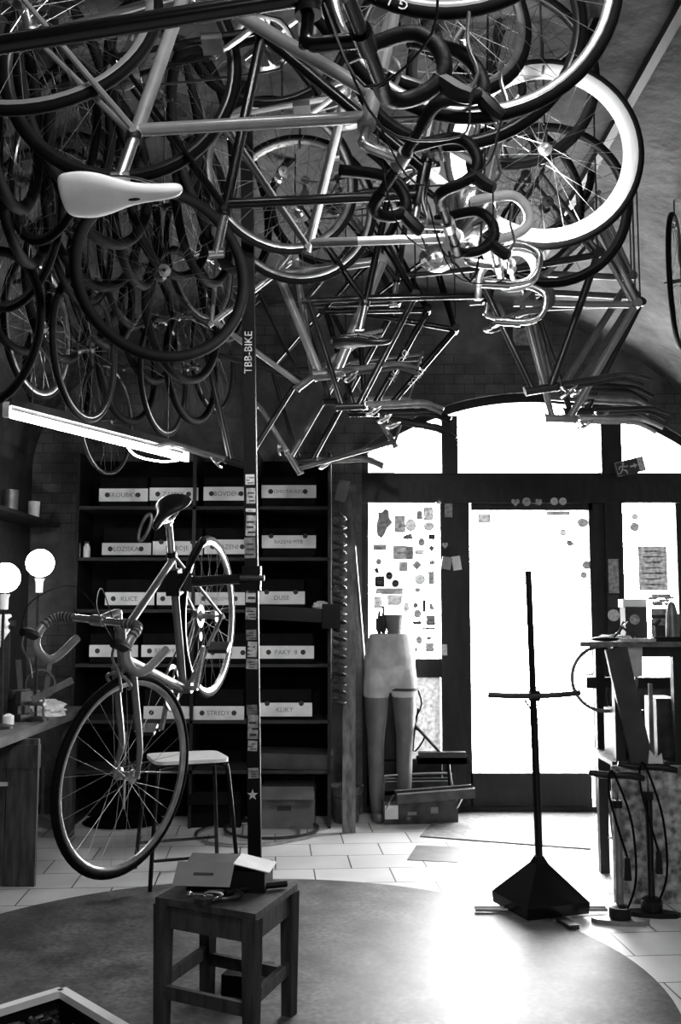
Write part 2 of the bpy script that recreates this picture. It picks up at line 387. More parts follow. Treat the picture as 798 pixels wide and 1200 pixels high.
vault_z = lambda x: SPR + RISE*math.sqrt(max(0, 1-((x-CX)/HW_)**2))
def loose_wheel(px, py, rpx, label, kind='silver', ratio=1.0, sgn=1, group=None, fat=False, bare=False, Y=None, hook=True):
    Y = Y or FPX*.345/rpx; c = P(px, py, Y)
    while c.z + .36 > vault_z(c.x - (.15 if c.x < 0 else -.15)) and Y > 1.5: Y *= .985; c = P(px, py, Y)
    view = math.atan2(c.x, c.y)
    yaw = -view + (math.acos(min(1, ratio)))*sgn if ratio < 1 else -view*.2
    M = MX.Translation(c) @ MX.Rotation(yaw, 4, 'Z')
    t = thing('bicycle_wheel', label, 'wheel', M=M @ MX.Translation((0, 0, -.345)), group=group)
    wheel_part('wheel_rim', kind, t, MX.Translation((0, 0, .345)), fat, bare)
    if hook: hang(c + V((0, 0, .30 if not bare else .29)), thick=.004)
    return t
vault_z = lambda x: SPR + RISE*math.sqrt(max(0, 1-((x-CX)/HW_)**2))
hooks = []
def hang(p, thick=.005):                              # hook rod from the vault down to a rim
    hooks.append(V(p))
    b = MB(); z1 = vault_z(p.x)
    if z1 - p.z < .06: return
    pts = [V((p.x, p.y, z1+.01)), V((p.x, p.y, p.z+.05)), V((p.x, p.y+.0, p.z+.03)), V((p.x, p.y+.03, p.z-.005)), V((p.x, p.y-.0, p.z-.02)), V((p.x, p.y-.03, p.z+.005))]
    b.tube(smooth(pts, 3), thick, 6)
    side = 'left' if p.x < -.6 else ('right' if p.x > .6 else 'middle')
    b.solo('ceiling_hook', MT['steel_dark'], 'dark steel hook hanging from the %s of the vault among the bicycles' % side, 'hook', group='ceiling hooks on the %s of the vault' % side)

# ------------------------------------------------------------------ bicycles
def S2(x, z, y=0): return V((x, y, z))
AX0, BBp, FA, ST, HTt, HTb = S2(0, 0), S2(.41, -.07), S2(.99, 0), S2(.257, .448), S2(.80, .475), S2(.838, .352)
CL = S2(.88, .555)
def saddle_mb(L=.27, Wd=.15):
    b = MB(); secs = [(0, .055, .0), (.02, .068, .006), (.06, .074, .01), (.10, .064, .01), (.14, .04, .008), (.18, .024, .008), (.23, .019, .01), (.265, .014, .006), (.275, .004, .0)]
    vs = []; n = 12
    for x, w, z in secs:
        for k in range(n):
            t = 2*PI*k/n; c, s = math.cos(t), math.sin(t)
            zz = z + (.012*s if s > 0 else .022*s)*(1 if w > .01 else .3)
            vs.append((x, w*(abs(c)**.7)*(1 if c >= 0 else -1), zz - (.018*(w/.07)*abs(c)**3)))
    fs = [(i*n+k, i*n+(k+1) % n, (i+1)*n+(k+1) % n, (i+1)*n+k) for i in range(len(secs)-1) for k in range(n)]
    fs += [tuple(range(n))[::-1], tuple(range((len(secs)-1)*n, len(secs)*n))]
    return b.add(vs, fs)
def bike(label, M, paint='dark_paint', front='silver', rear='silver', bars='black_paint', tape='bar_tape', saddle='black_leather', post='alloy',
         fork=None, stem='alloy', steer=0, crank=True, group=None, k=1.0, name='bicycle', base=-.345, decal=None, cables=True, levers=True, ttpaint=None, fat=False, bw=1.0, stripes=False):
    root = thing(name, label, 'bicycle' if (front or rear) else 'bicycle frame', M=M, group=group)
    pm = MT[paint]; fm = MT[fork or paint]
    b = MB()
    if not ttpaint: b.tube([ST+S2(.006, -.022), HTt+S2(.004, -.03)], .0145*k, 12)
    b.tube([BBp, HTb+S2(-.004, .025)], .0165*k, 12)
    b.tube([BBp, ST+S2(-.003, .012)], .0155*k, 12); b.tube([HTb, HTt], .0185*k, 14)
    b.tube([BBp+V((0, -.036, 0)), BBp+V((0, .036, 0))], .021, 14)
    for s in (-1, 1):
        b.tube([ST+V((0, s*.012, -.012)), V((0, s*.058, 0))], [.0085, .0065], 8)
        b.tube([BBp+V((0, s*.02, 0)), V((.2, s*.042, -.034)), V((0, s*.058, 0))], [.0115, .010, .007], 8)
        b.tube([V((.005, s*.058, .012)), V((-.012, s*.058, -.016))], .010, 6)
    b.tube([ST + S2(.0, -.004, -.02), ST+S2(.0, -.004, .02)], .009, 8)
    b.tube([HTb+S2(.001, -.004), HTb+S2(.0, .006)], .021*k, 14); b.tube([HTt+S2(0, -.006), HTt+S2(-.001, .004)], .021*k, 14)
    fr = b.part('frame', pm, root)
    if ttpaint: b = MB(); b.tube([ST+S2(.006, -.022), HTt+S2(.004, -.03)], .0145*k, 12); tag(b.part('top_tube', MT[ttpaint], root), 'pale top tube'); b = MB(); a_ = ST+S2(.006, -.022); b.tube([a_, a_.lerp(HTt+S2(.004, -.03), .3)], .0152*k, 12); b.part('tube_sleeve', MT['grey_paint'], root)
    axis = (HTt-HTb).normalized()
    Sm = MX.Translation(HTb) @ MX.Rotation(steer, 4, axis) @ MX.Translation(-HTb)
    b = MB(); crown = HTb - axis*.018
    b.tube([crown+V((0, -.045, 0)), crown+V((0, .045, 0))], .013, 10); b.tube([crown, HTb], .017, 12)
    for s in (-1, 1):
        c0 = crown+V((0, s*.04, 0)); e = FA+V((0, s*.052, 0)); mid = c0 + (FA-crown).project(-axis)*.72
        b.tube(smooth([c0+axis*.005, c0*.5+mid*.5, mid, e*.45+mid*.55+axis*-.01, e], 3), [.0125]*5+[.011]*4+[.009]*4, 8)
    b.part('fork', fm, root, M=Sm)
    if front:
        wheel_part('front_wheel', front, root, Sm @ MX.Translation(FA), fat)
    if rear:
        wheel_part('rear_wheel', rear, root, MX.Identity(4), fat)
        b = MB()
        for i in range(6): b.lathe([(.024+.005*i, 0), (.024+.005*i, .0025)], 20, MX.Translation((0, -.036-.005*(5-i)+.0, 0)) @ RY)
        b.part('cassette', MT['dull_alloy'], root)
        b = MB(); b.tube([V((-.01, -.06, -.02)), V((.0, -.065, -.06)), V((.03, -.06, -.085)), V((.035, -.055, -.15))], .009, 8)
        for q in (V((.03, -.045, -.085)), V((.035, -.045, -.15))): b.lathe([(.02, -.003), (.02, .003)], 12, MX.Translation(q) @ RY)
        b.part('rear_derailleur', MT['steel_dark'], root)
    if crank:
        b = MB(); b.lathe([(.088, -.002), (.092, 0), (.088, .002), (.075, .002), (.075, -.002)], 40, MX.Translation(BBp+V((0, -.047, 0))) @ RY, closed=True)
        for i in range(5):
            a = 2*PI*i/5; b.beam(BBp+V((0, -.048, 0)), BBp+V((.078*math.cos(a), -.048, .078*math.sin(a))), .014, .004, up=V((0, 1, 0)))
        d = V((math.cos(-.6), 0, math.sin(-.6)))
        b.tube([BBp+V((0, -.058, 0)), BBp+V((0, -.062, 0))+d*.17], [.013, .010], 8, sq=.7); b.tube([BBp+V((0, .055, 0)), BBp+V((0, .062, 0))-d*.17], [.013, .010], 8, sq=.7)
        b.tube([BBp+V((0, -.06, 0)), BBp+V((0, .06, 0))], .01, 8)
        cr_ = b.part('crankset', MT['alloy'], root)
        for s in (-1, 1):
            e = BBp + d*.17*(-s) + V((0, s*.07, 0)); b = MB(); b.tube([e, e+V((0, s*.09, 0))], .006, 8)
            b.box(e+V((0, s*.055, 0)), (.055, .08, .018)); b.part('pedal', MT['steel_dark'], cr_)
        if rear:
            b = MB(); q = [V((.41, -.047, .02)), V((.0, -.047, .035)), V((-.04, -.047, 0)), V((.015, -.047, -.09)), V((.05, -.047, -.15)), V((.08, -.047, -.14)), V((.41, -.047, -.16)), V((.49, -.047, -.11)), V((.5, -.047, -.05)), V((.46, -.047, 0))]
            b.tube(smooth(q, 2, True), .004, 5, closed=True); b.part('chain', MT['steel_dark'], root)
    pa = (ST-BBp).normalized()
    if post:
        b = MB(); b.tube([ST-pa*.02, ST+pa*.13], .0135, 12); b.tube([ST+pa*.125-V((.02, 0, 0)), ST+pa*.125+V((.02, 0, 0))], .013, 10); b.part('seat_post', MT[post], root)
        b = MB(); b.tube([ST+V((0, 0, -.008)), ST+pa*.012], .019, 12); b.part('seat_clamp', MT['black_plastic'], root)
    if saddle:
        tp = ST+pa*.145
        sd = saddle_mb().part('saddle', MT[saddle], root, M=MX.Translation(tp+V((-.13, 0, .032))), ang=180)
        ss = sd.modifiers.new('smooth', 'SUBSURF'); ss.levels = ss.render_levels = 2
        if saddle == 'white_leather': b = MB(); b.ball((.165, 0, .0175), .012, 12, (1.5, .5, .25)); b.part('saddle_slot', MT['black_plastic'], sd)
        b = MB()
        for s in (-1, 1): b.tube(smooth([V((.02, s*.03, .0)), V((.06, s*.022, -.03)), V((.15, s*.022, -.03)), V((.24, s*.008, .0))], 3), .0035, 6)
        b.part('saddle_rails', MT['chrome'], sd)
    if stem:
        b = MB(); st = HTt+axis*.06; b.tube([HTt, st], .011, 10); b.tube(smooth([HTt+axis*.045, st+S2(.015, .0), CL], 3), .0135, 10)
        b.tube([CL+V((0, -.025, 0)), CL+V((0, .025, 0))], .019, 12); b.part('stem', MT[stem], root, M=Sm)
    if bars:
        b = MB(); b.tube([CL+V((0, -.12, 0)), CL+V((0, .12, 0))], .013, 10); hb = b.part('handlebar', MT[bars], root, M=Sm @ MX.Diagonal((1, bw, 1, 1)))
        for s in (-1, 1):
            pts = smooth([V((0, s*.12, 0)), V((.0, s*.175, 0)), V((.025, s*.205, 0)), V((.07, s*.212, -.005)), V((.108, s*.213, -.03)), V((.112, s*.214, -.075)), V((.085, s*.215, -.12)), V((.04, s*.216, -.135)), V((-.06, s*.218, -.13))], 3)
            b = MB(); b.tube([CL+p for p in pts], .0155, 10); b.part('bar_grip', MT[tape], hb)
            if stripes:
                b = MB()
                for k in range(9): b.tube([CL+pts[k], CL+pts[k]*.5+pts[k+1]*.5], .0168, 10)
                b.part('tape_bands', MT['ink'], hb)
            if levers:
                b = MB(); h = CL+V((.112, s*.213, 0))
                b.tube(smooth([h+V((-.02, 0, -.03)), h+V((.012, 0, .012)), h+V((.035, 0, .03))], 3), [.014, .016, .018, .018, .017, .016, .014], 8)
                lv = b.part('brake_hood', MT['black_plastic'], hb)
                b = MB(); b.tube(smooth([h+V((.03, 0, .02)), h+V((.055, 0, -.01)), h+V((.05, 0, -.07)), h+V((.065, 0, -.13))], 3), .006, 8, sq=.6); b.part('brake_lever', MT['dull_alloy'], lv)
                if cables:
                    b = MB(); b.tube(smooth([h+V((.03, 0, .04)), h+V((.0, -s*.06, .13)), h+V((-.12, -s*.15, .12)), V(HTt)+V((.03, s*.01, -.0))], 5), .0022, 6); b.part('brake_cable', MT['black_plastic'], lv)
    b = MB(); bc = crown+S2(.035, -.015)
    b.tube([crown, bc], .006, 6)
    for s in (-1, 1): b.tube(smooth([bc+V((.005, 0, .03)), bc+V((.008, s*.04, .015)), bc+V((0, s*.045, -.02)), bc+V((-.01, s*.02, -.045))], 3), .006, 6)
    b.part('brake_caliper', MT['alloy'], root, M=Sm)
    if decal:
        d = (HTb-BBp).normalized(); up = d.cross(V((0, 1, 0))).normalized()
        for s in ((1,) if name == 'frameset' or M.to_3x3()[1][1] < 0 else (-1,)):
            X = d*1.0; Z = V((0, s, 0)); Y_ = Z.cross(X)
            if M.to_3x3().determinant() > 0 and (M.to_3x3() @ V((0, 0, 1))).z < 0: pass
            R = MX((X, Y_, Z)).transposed().to_4x4()
            text('decal', decal, .046, MT['paper'], fr, MX.Translation((HTb*.55+BBp*.45)+V((0, s*.0185*k, 0))) @ R, world=False)
    return root
def pose(a, b_, pa, pb, Y=None, mirror=True, yaw=0, lean=0):
    """local side-view points a,b shown at pixels pa,pb; the distance fixes the depth unless given"""
    a, b_ = V(a), V(b_); L = (b_-a).length
    px = V((pb[0]-pa[0], pb[1]-pa[1])).length
    if Y is None: Y = FPX*L/px
    A, B = P(pa[0], pa[1], Y), P(pb[0], pb[1], Y); A.y = B.y = Y
    wang = math.atan2(B.z-A.z, B.x-A.x); la = math.atan2(b_.z-a.z, b_.x-a.x)
    if mirror: th = wang + la; ex = V((math.cos(th), 0, math.sin(th))); ez = V((math.sin(th), 0, -math.cos(th))); ey = V((0, -1, 0))
    else: th = wang - la; ex = V((math.cos(th), 0, math.sin(th))); ez = V((-math.sin(th), 0, math.cos(th))); ey = V((0, 1, 0))
    R = MX((ex, ey, ez)).transposed().to_4x4()
    mid = (A+B)/2; ml = (a+b_)/2
    M = MX.Translation(mid) @ MX.Rotation(yaw, 4, 'Z') @ MX.Rotation(lean, 4, ex) @ R @ MX.Translation(-ml)
    return M
TA, TB = ST, HTt
def hung(pa, pb, label, Y=None, yaw=0, lean=0, hooks_=True, **kw):
    M = pose(TA, TB, pa, pb, Y, True, yaw, lean); o = bike(label, M, **kw)
    if hooks_:
        for ax, on in ((AX0, kw.get('rear', 'silver')), (FA, kw.get('front', 'silver'))):
            if on: hang((M @ ax) + V((0, 0, .3)))
    return o

# A: black bicycle nearest the camera
hung((-30, 72), (372, 14), 'nearest black bicycle hanging upside down, black top tube crossing the top left corner', yaw=.0, k=1.1, paint='black_paint', bars='black_paint', saddle=None, post=None, stem='black_paint', crank=True, front='black', rear='black', steer=.25)
# B: silver bicycle with the white saddle
hung((152, 163), (436, 146), 'silver bicycle hanging upside down with a smooth white saddle and black taped drop bars', yaw=.05, lean=math.radians(-20), paint='silver_paint', saddle='white_leather', post='alloy', front='silver', rear='pale', steer=-.35, k=1.05)
# C: black bicycle, bare silver seat post
hung((260, 250), (494, 238), 'black bicycle hanging upside down with a bare silver seat post and no saddle', yaw=.04, paint='black_paint', saddle=None, post='chrome', front='black', rear='black', fork='grey_paint', steer=.3)
# D: grey frame with white top tube and white bars
hung((357, 291), (556, 290), 'grey bicycle hanging upside down with a white top tube and white drop bars', yaw=-.04, paint='grey_paint', ttpaint='white_paint', saddle=None, post=None, front=None, rear=None, bars='alloy', tape='white_tape', stem='alloy', fork='chrome', levers=False, steer=.2, hooks_=False, crank=True)
# E: black bicycle deeper in the room, black saddle
hung((426, 357), (574, 353), 'black bicycle with lettered down tube and black saddle hanging over the shop window', yaw=.05, paint='black_paint', saddle='black_leather', post='dull_alloy', front='black', rear='grey', bars='chrome', tape='grey_tape', levers=False, decal='DURATEC', steer=-.3)

gw = loose_wheel(520, -150, 185, 'large wheel at the top edge with a pale rim and lettered black tyre', 'pale', ratio=1, Y=2.04)
gt = [o for o in bpy.data.objects if o.parent == gw][0]
for i, ch in enumerate('GIANT'):
    th = math.radians(-106 - 5.2*i)
    text('tyre_letter', ch, .03, MT['paper'], gt, MX.Translation((.331*math.cos(th), -.0145, .331*math.sin(th))) @ MX.Rotation(-(th-PI/2), 4, 'Y') @ FACING, world=False)
loose_wheel(552, -25, 190, 'biggest wheel in view, its black tyre sweeping across the top right', 'silver', ratio=1)
loose_wheel(590, 88, 122, 'dark wheel hanging behind the biggest wheel at the upper right', 'black', ratio=.97)
loose_wheel(637, 180, 117, 'wheel with a deep white rim hanging at the upper right', 'deep', ratio=1, Y=3.3)
loose_wheel(640, 240, 105, 'dark wheel hanging low behind the deep white rimmed wheel', 'black', ratio=.98, Y=3.85)
loose_wheel(330, 205, 100, 'wheel with a wide grey rim hanging in the middle behind the top tubes', 'grey', ratio=.96)
loose_wheel(190, 320, 112, 'big dark wheel hanging behind the white saddle', 'black', ratio=.97, fat=True)
LS = [(-16, 385, 62, 100, 'leftmost dark wheel hanging at the left edge above the fluorescent tube'), (45, 385, 40, 86, 'narrow looking dark wheel hanging second from the left edge above the fluorescent tube'),
      (100, 408, 38, 90, 'dark wheel hanging edge on with its rim glinting above the middle of the fluorescent tube'), (192, 442, 28, 72, 'small dark wheel seen edge on above the right end of the fluorescent tube'),
      (20, 270, 50, 100, 'dark wheel hanging at the far left beneath the nearest black frame'), (95, 270, 38, 90, 'dark wheel hanging left beneath the white saddle'),
      (150, 300, 34, 88, 'narrow dark wheel hanging just right of and below the white saddle'), (235, 300, 40, 80, 'dark wheel hanging in front of the vault beside the steel post'),
      (60, 180, 46, 100, 'dark wheel hanging high at the left behind the silver bicycle'), (250, 420, 26, 66, 'far dark wheel hanging edge on just left of the steel post')]
for i, (x, y, hw, hh, lb) in enumerate(LS):
    loose_wheel(x, y, hh, lb, ['black', 'grey', 'black'][i % 3], ratio=hw/hh, sgn=1 if i % 4 else -1)
rs = random.Random(11)
EX = [(20, 330), (70, 340), (120, 330), (175, 380), (215, 370), (240, 250), (200, 240), (30, 210), (120, 190), (80, 110), (15, 130), (160, 250), (260, 330), (225, 430), (70, 440), (150, 430), (185, 120), (240, 160), (110, 250), (275, 240)]
for i, (x, y) in enumerate(EX):
    hh = rs.uniform(70, 92)
    loose_wheel(x, y, hh, 'black tyred spare wheel in the dense hanging mass of wheels at the upper left', 'black', ratio=rs.uniform(.3, .62), sgn=1, group='spare wheels packed under the vault at the upper left', fat=True, hook=i % 3 == 0, Y=5.7 if y >= 430 else None)
loose_wheel(125, 492, 80, 'thin bare rim hanging lowest at the left beneath the fluorescent tube', 'black', ratio=.46, bare=True, Y=5.75)
loose_wheel(793, 330, 82, 'black wheel seen edge on at the right edge of the wall', 'black', ratio=.1)

# bare frames hanging by the rear, forks pointing right
def frameset(head, bb, label, group=None, Y=None, mirror=True, yaw=0, crank=False, **kw):
    M = pose(HTb, BBp, head, bb, Y, mirror, yaw)
    hang((M @ BBp) + V((0, 0, .02)), thick=.004)
    o = bike(label, M, front=None, rear=None, bars=None, stem=None, saddle=None, post=kw.pop('post', None), crank=crank, group=group, name='frameset', **kw)
    return o
frameset((664, 455), (742, 322), 'grey frame of the right cluster, its black fork topmost over the arched window', paint='grey_paint', fork='black_paint')
frameset((672, 470), (746, 345), 'grey bicycle frame hanging in the right cluster with a silver fork pointing right', paint='grey_paint', fork='dull_alloy')
frameset((680, 478), (738, 370), 'silver bicycle frame behind the grey ones in the right cluster', paint='silver_paint', fork='alloy', Y=4.4)
frameset((652, 452), (700, 300), 'dark bicycle frame hanging innermost in the right cluster', paint='dark_paint', fork='steel_dark', Y=4.1)
frameset((690, 486), (752, 352), 'dark bicycle frame rearmost of the right cluster over the arched window', paint='dark_paint', fork='dark_paint', Y=4.8)
frameset((428, 470), (484, 352), 'dark bicycle frame hanging left of the lettered black frames with a thin fork', paint='dark_paint', fork='dull_alloy', Y=4.7)
frameset((440, 482), (500, 365), 'black bicycle frame with lettering reading down its tube beside the arched window', paint='black_paint', fork='black_paint', decal='EASTON', Y=4.95)
frameset((452, 488), (532, 388), 'black bicycle frame furthest right of the middle cluster with its bottom bracket free', paint='black_paint', fork='dark_paint', decal='VIRUS', Y=5.1)
frameset((412, 462), (462, 362), 'dark bicycle frame with silver fork at the left of the middle cluster', paint='dark_paint', fork='alloy', Y=5.2)
frameset((395, 446), (452, 296), 'thick silver bicycle frame hanging head down just right of the black saddle', paint='silver_paint', fork='grey_paint', Y=4.75, k=1.5, mirror=True)
frameset((372, 440), (345, 300), 'slim silver bicycle frame hanging head down left of the black saddle', paint='silver_paint', fork='silver_paint', Y=4.85, mirror=True)
frameset((345, 520), (398, 436), 'grey bicycle frame hanging low over the boxes beside the steel post', paint='grey_paint', fork='alloy', Y=5.4, mirror=False)
frameset((375, 530), (420, 440), 'dark bicycle frame hanging low over the shelf end', paint='dark_paint', fork='dull_alloy', Y=5.6, mirror=True)
frameset((262, 520), (245, 430), 'dark bicycle frame hanging low above the boxes just left of the steel post', paint='dark_paint', fork='grey_paint', Y=5.2, mirror=False)
hung((455, 330), (600, 318), 'dark bicycle hanging upside down behind the chrome drop bars', Y=4.9, paint='dark_paint', front='black', rear='black', bars='chrome', tape='grey_tape', levers=False, saddle=None, steer=.3)
hung((400, 150), (560, 146), 'dark bicycle hanging upside down high in the middle with its silver crank showing', Y=3.75, paint='dark_paint', front='silver', rear='black', bars='black_paint', saddle=None, steer=.3)
# chrome drop bar below the white one
def drop_bar(px, py, Y, label, m, tp, rot=0, yaw=0):
    c = P(px, py, Y); M = MX.Translation(c) @ MX.Rotation(yaw, 4, 'Z') @ MX.Rotation(rot, 4, 'Y') @ MX.Rotation(PI, 4, 'X')
    t = thing('drop_handlebar', label, 'handlebar', M=M)
    b = MB()
    for s in (-1, 1):
        pts = smooth([V((0, 0, 0)), V((0, s*.12, 0)), V((.0, s*.175, 0)), V((.025, s*.205, 0)), V((.07, s*.212, .005)), V((.108, s*.213, .03)), V((.112, s*.214, .075)), V((.085, s*.215, .12)), V((.02, s*.216, .135))], 4)
        b.tube(pts, .012, 10)
    b.part('bar', MT[m], t)
    b = MB(); b.tube(smooth([V((0, 0, 0)), V((-.06, 0, -.01)), V((-.1, 0, .03)), V((-.1, 0, .12))], 4), .0125, 10); b.tube([V((0, -.025, 0)), V((0, .025, 0))], .02, 12); b.part('stem', MT['alloy'], t)
    for s in (-1, 1):
        b = MB(); b.tube([V((.03, s*.216, .134)), V((-.06, s*.216, .13))], .016, 10); b.part('bar_grip', MT[tp], t)
    return t
drop_bar(598, 312, 3.3, 'chrome drop handlebar hanging beside the white bars in the upper right', 'chrome', 'chrome', rot=.1, yaw=-.25)
#, 330, 2.9, 'white taped drop handlebar with dark grip ends beneath the clamp lamp', 'white_paint', 'grey_tape', yaw=-.3, rot=.15)

# ------------------------------------------------------------------ bicycle in the repair clamp
Rw = P(245, 722, 4.29); Fw = P(150, 910, 3.47)
X = (Fw-Rw).normalized(); Yl = V((0, 0, 1)).cross(X).normalized(); Z = X.cross(Yl)
ROLL = math.radians(0)
MB_ = MX.Translation(Rw) @ MX((X, Yl, Z)).transposed().to_4x4()
bike('silver road bicycle held nose down in the repair clamp, striped drop bars and black saddle', MB_, paint='grey_paint', front='silver', rear='silver', bars='chrome', tape='silver_paint', saddle='black_leather', post='alloy', fork='grey_paint', stem='alloy', steer=math.radians(-18), bw=.9, stripes=True, name='road_bicycle')
# ------------------------------------------------------------------ steel post with the repair arm
YP = 4.1
pt, pb = P(290, 240, YP), P(300, 1120, YP)
ztop = vault_z(pt.x) - .02
px_ = lambda z: pb.x + (pt.x-pb.x)*(z-pb.z)/(pt.z-pb.z)
t = thing('steel_post', 'dark square steel post covered in stickers behind the wooden stool', 'post', (px_(0), YP, 0))
b = MB(); b.beam((px_(0), YP, 0), (px_(ztop), YP, ztop), .052, .052, up=V((0, 1, 0))); b.part('shaft', mat('post_paint', .003, .4, noise=.3, scale=10, spec=.15), t, world=True)
b = MB(); b.beam((px_(0)+.027, YP-.027, 0.02), (px_(2.3)+.027, YP-.027, 2.3), .003, .003, up=V((0, 1, 0))); b.part('edge_strip', MT['silver_paint'], t, world=True)
b = MB(); b.box((px_(0), YP, .006), (.14, .14, .012)); b.part('base_plate', MT['steel_dark'], t, world=True)
rs = random.Random(3)
for i, (y0, y1, m_) in enumerate([(556, 568, 'sticker_p'), (572, 590, 'mid_print'), (596, 600, 'paper'), (604, 628, 'mid_print'), (630, 654, 'grey_print'), (676, 706, 'light_print'), (712, 726, 'mid_print'), (738, 750, 'grey_print'), (752, 770, 'light_print'), (772, 784, 'mid_print'), (826, 838, 'grey_print'), (838, 866, 'mid_print'), (868, 880, 'light_print'), (900, 912, 'mid_print')]):
    z0, z1 = P(295, y1, YP-.027).z, P(295, y0, YP-.027).z; zc = (z0+z1)/2; w = rs.uniform(.034, .047)
    b = MB(); b.box((px_(zc)+rs.uniform(-.004, .003), YP-.0275, zc), (w, .0016, z1-z0), MX.Rotation(rs.uniform(-.05, .05), 3, 'Y')); st = b.part('sticker', MT.get(m_, MT['light_print']), t, world=True)
    b = MB()
    for k in range(3): b.box((px_(zc)+rs.uniform(-.01, .01), YP-.0286, z0+(z1-z0)*(k+.7)/4), (w*rs.uniform(.4, .8), .0008, (z1-z0)*.1))
    b.part('print_lines', MT['ink'], st, world=True)
text('sticker_lettering', 'TBB-BIKE', .045, MT['mid_print'], t, MX.Translation((px_(P(0, 415, YP).z), YP-.0285, P(292, 415, YP).z)) @ MX.Rotation(0, 4, 'Y') @ FACING @ MX.Rotation(PI/2, 4, 'Z'))
text('sticker_lettering', 'AIR', .03, MT['paper'], t, MX.Translation((px_(P(0, 762, YP).z), YP-.0292, P(295, 762, YP).z)) @ FACING @ MX.Rotation(PI/2, 4, 'Z'))
b = MB(); poly = []
sc0 = V((px_(P(0, 930, YP).z)-.004, YP-.027, P(292, 930, YP).z))
for k in range(10):
    a = PI/2 + k*PI/5; r = .022 if k % 2 == 0 else .009; poly.append(sc0+V((r*math.cos(a), 0, r*math.sin(a))))
b.prism(poly, (0, -.002, 0), (0, 0, 0)); tag(b.part('star_sticker', MT['paper'], t, world=True), 'small white star sticker')
a0 = MB_ @ (ST*.8+BBp*.2); aw = V((px_(a0.z), YP, P(290, 678, YP).z))
b = MB(); b.tube([a0+V((.04, .02, .0)), V((aw.x-.02, aw.y, aw.z))], .021, 12); b.box(aw, (.075, .075, .1)); ar = b.part('repair_arm', MT['black_paint'], t, world=True)
b = MB(); dd = (MB_.to_3x3() @ (ST-BBp)).normalized(); b.beam(a0-dd*.05, a0+dd*.05, .055, .05); b.beam(a0+V((.03, .01, 0)), a0+V((.06, .02, 0)), .07, .07); b.part('clamp_jaw', MT['black_plastic'], ar, world=True)
b = MB(); h0 = P(208, 690, 3.8); h1 = P(238, 634, 3.72); b.tube([h0, h1], .011, 8); b.ball(h1, .016); b.part('clamp_lever', MT['black_plastic'], ar, world=True)
b = MB(); b.tube([V((aw.x-.06, aw.y-.04, aw.z)), V((aw.x+.055, aw.y-.04, aw.z))], .012, 8); b.part('clamp_bolt', MT['steel_dark'], ar, world=True)
# second arm stub to the right of the post
b = MB(); q = P(388, 722, 6.6); b.beam(P(305, 700, 6.62)+V((0, -.05, -.1)), q, .05, .09); b.box(q, (.12, .1, .16)); b.solo('wall_bracket', MT['black_paint'], 'black metal bracket fixed at the right end of the shelving', 'bracket')

# ------------------------------------------------------------------ lamps
LA, LB = P(8, 484, 4.5), P(218, 537, 5.35)
t = thing('fluorescent_lamp', 'long glowing fluorescent tube hanging over the workbench', 'lamp', (LA+LB)/2)
b = MB(); b.tube([LA, LB], .019, 12); b.part('tube', MT['tube_glow'], t, world=True)
b = MB(); u = V((0, 0, .05)); b.beam(LA+u, LB+u, .07, .035); b.part('housing', MT['steel_dark'], t, world=True)
for p in (LA, LB):
    b = MB(); b.beam(p+V((0, 0, -.02)), p+V((0, 0, .05)), .03, .03); b.part('lamp_holder', MT['white_paint'], t, world=True)
b = MB(); q = LA.lerp(LB, .62); b.tube(smooth([q, q+V((.05, .03, -.06)), q+V((.16, .1, -.08)), q+V((.24, .2, -.06))], 5), .005, 6); b.part('glowing_cord', MT['tube_glow'], t, world=True)  # brightness put in as emission: the cord itself glows like the tube
for f in (.12, .88):
    q = LA.lerp(LB, f); b = MB(); b.tube([q+u, V((q.x, q.y, vault_z(q.x)+.01))], .002, 5); b.part('hanging_wire', MT['steel_dark'], t, world=True)
def point(name, loc, e, r=.03):
    l = bpy.data.lights.new(name, 'POINT'); l.energy = e; l.shadow_soft_size = r; o = bpy.data.objects.new(name, l); o.location = loc; col.objects.link(o); return o
BENCH_Z = .8
def bulb_lamp(px, py, Y, base, label):
    c = P(px, py, Y); t = thing('bulb_lamp', label, 'lamp', (base[0], base[1], base[2]))
    b = MB(); b.ball(c, .078, 24); b.part('bulb', MT['bulb_glow'], t, world=True)
    b = MB(); b.lathe([(.02, 0), (.022, .06), (.03, .08)], 14, MX.Translation(c+V((-.0, .0, -.165)))); b.part('socket', MT['white_paint'], t, world=True)
    b = MB(); b.tube(smooth([c+V((0, 0, -.13)), c+V((-.02, .05, -.25)), V(base)+V((0, 0, .1)), V(base)], 4), .008, 8); b.part('arm', MT['steel_dark'], t, world=True)
    b = MB(); b.lathe([(.07, 0), (.07, .015), (.02, .025)], 18, MX.Translation(V(base))); b.part('base', MT['steel_dark'], t, world=True)
    return c
c1 = bulb_lamp(47, 660, 5.6, (P(47, 700, 5.6).x-.05, 5.75, BENCH_Z+.0), 'right hand glowing round bulb lamp above the workbench')
c2 = bulb_lamp(6, 677, 5.2, (P(6, 700, 5.2).x-.05, 5.35, BENCH_Z+.0), 'left hand glowing round bulb lamp at the left edge above the workbench')
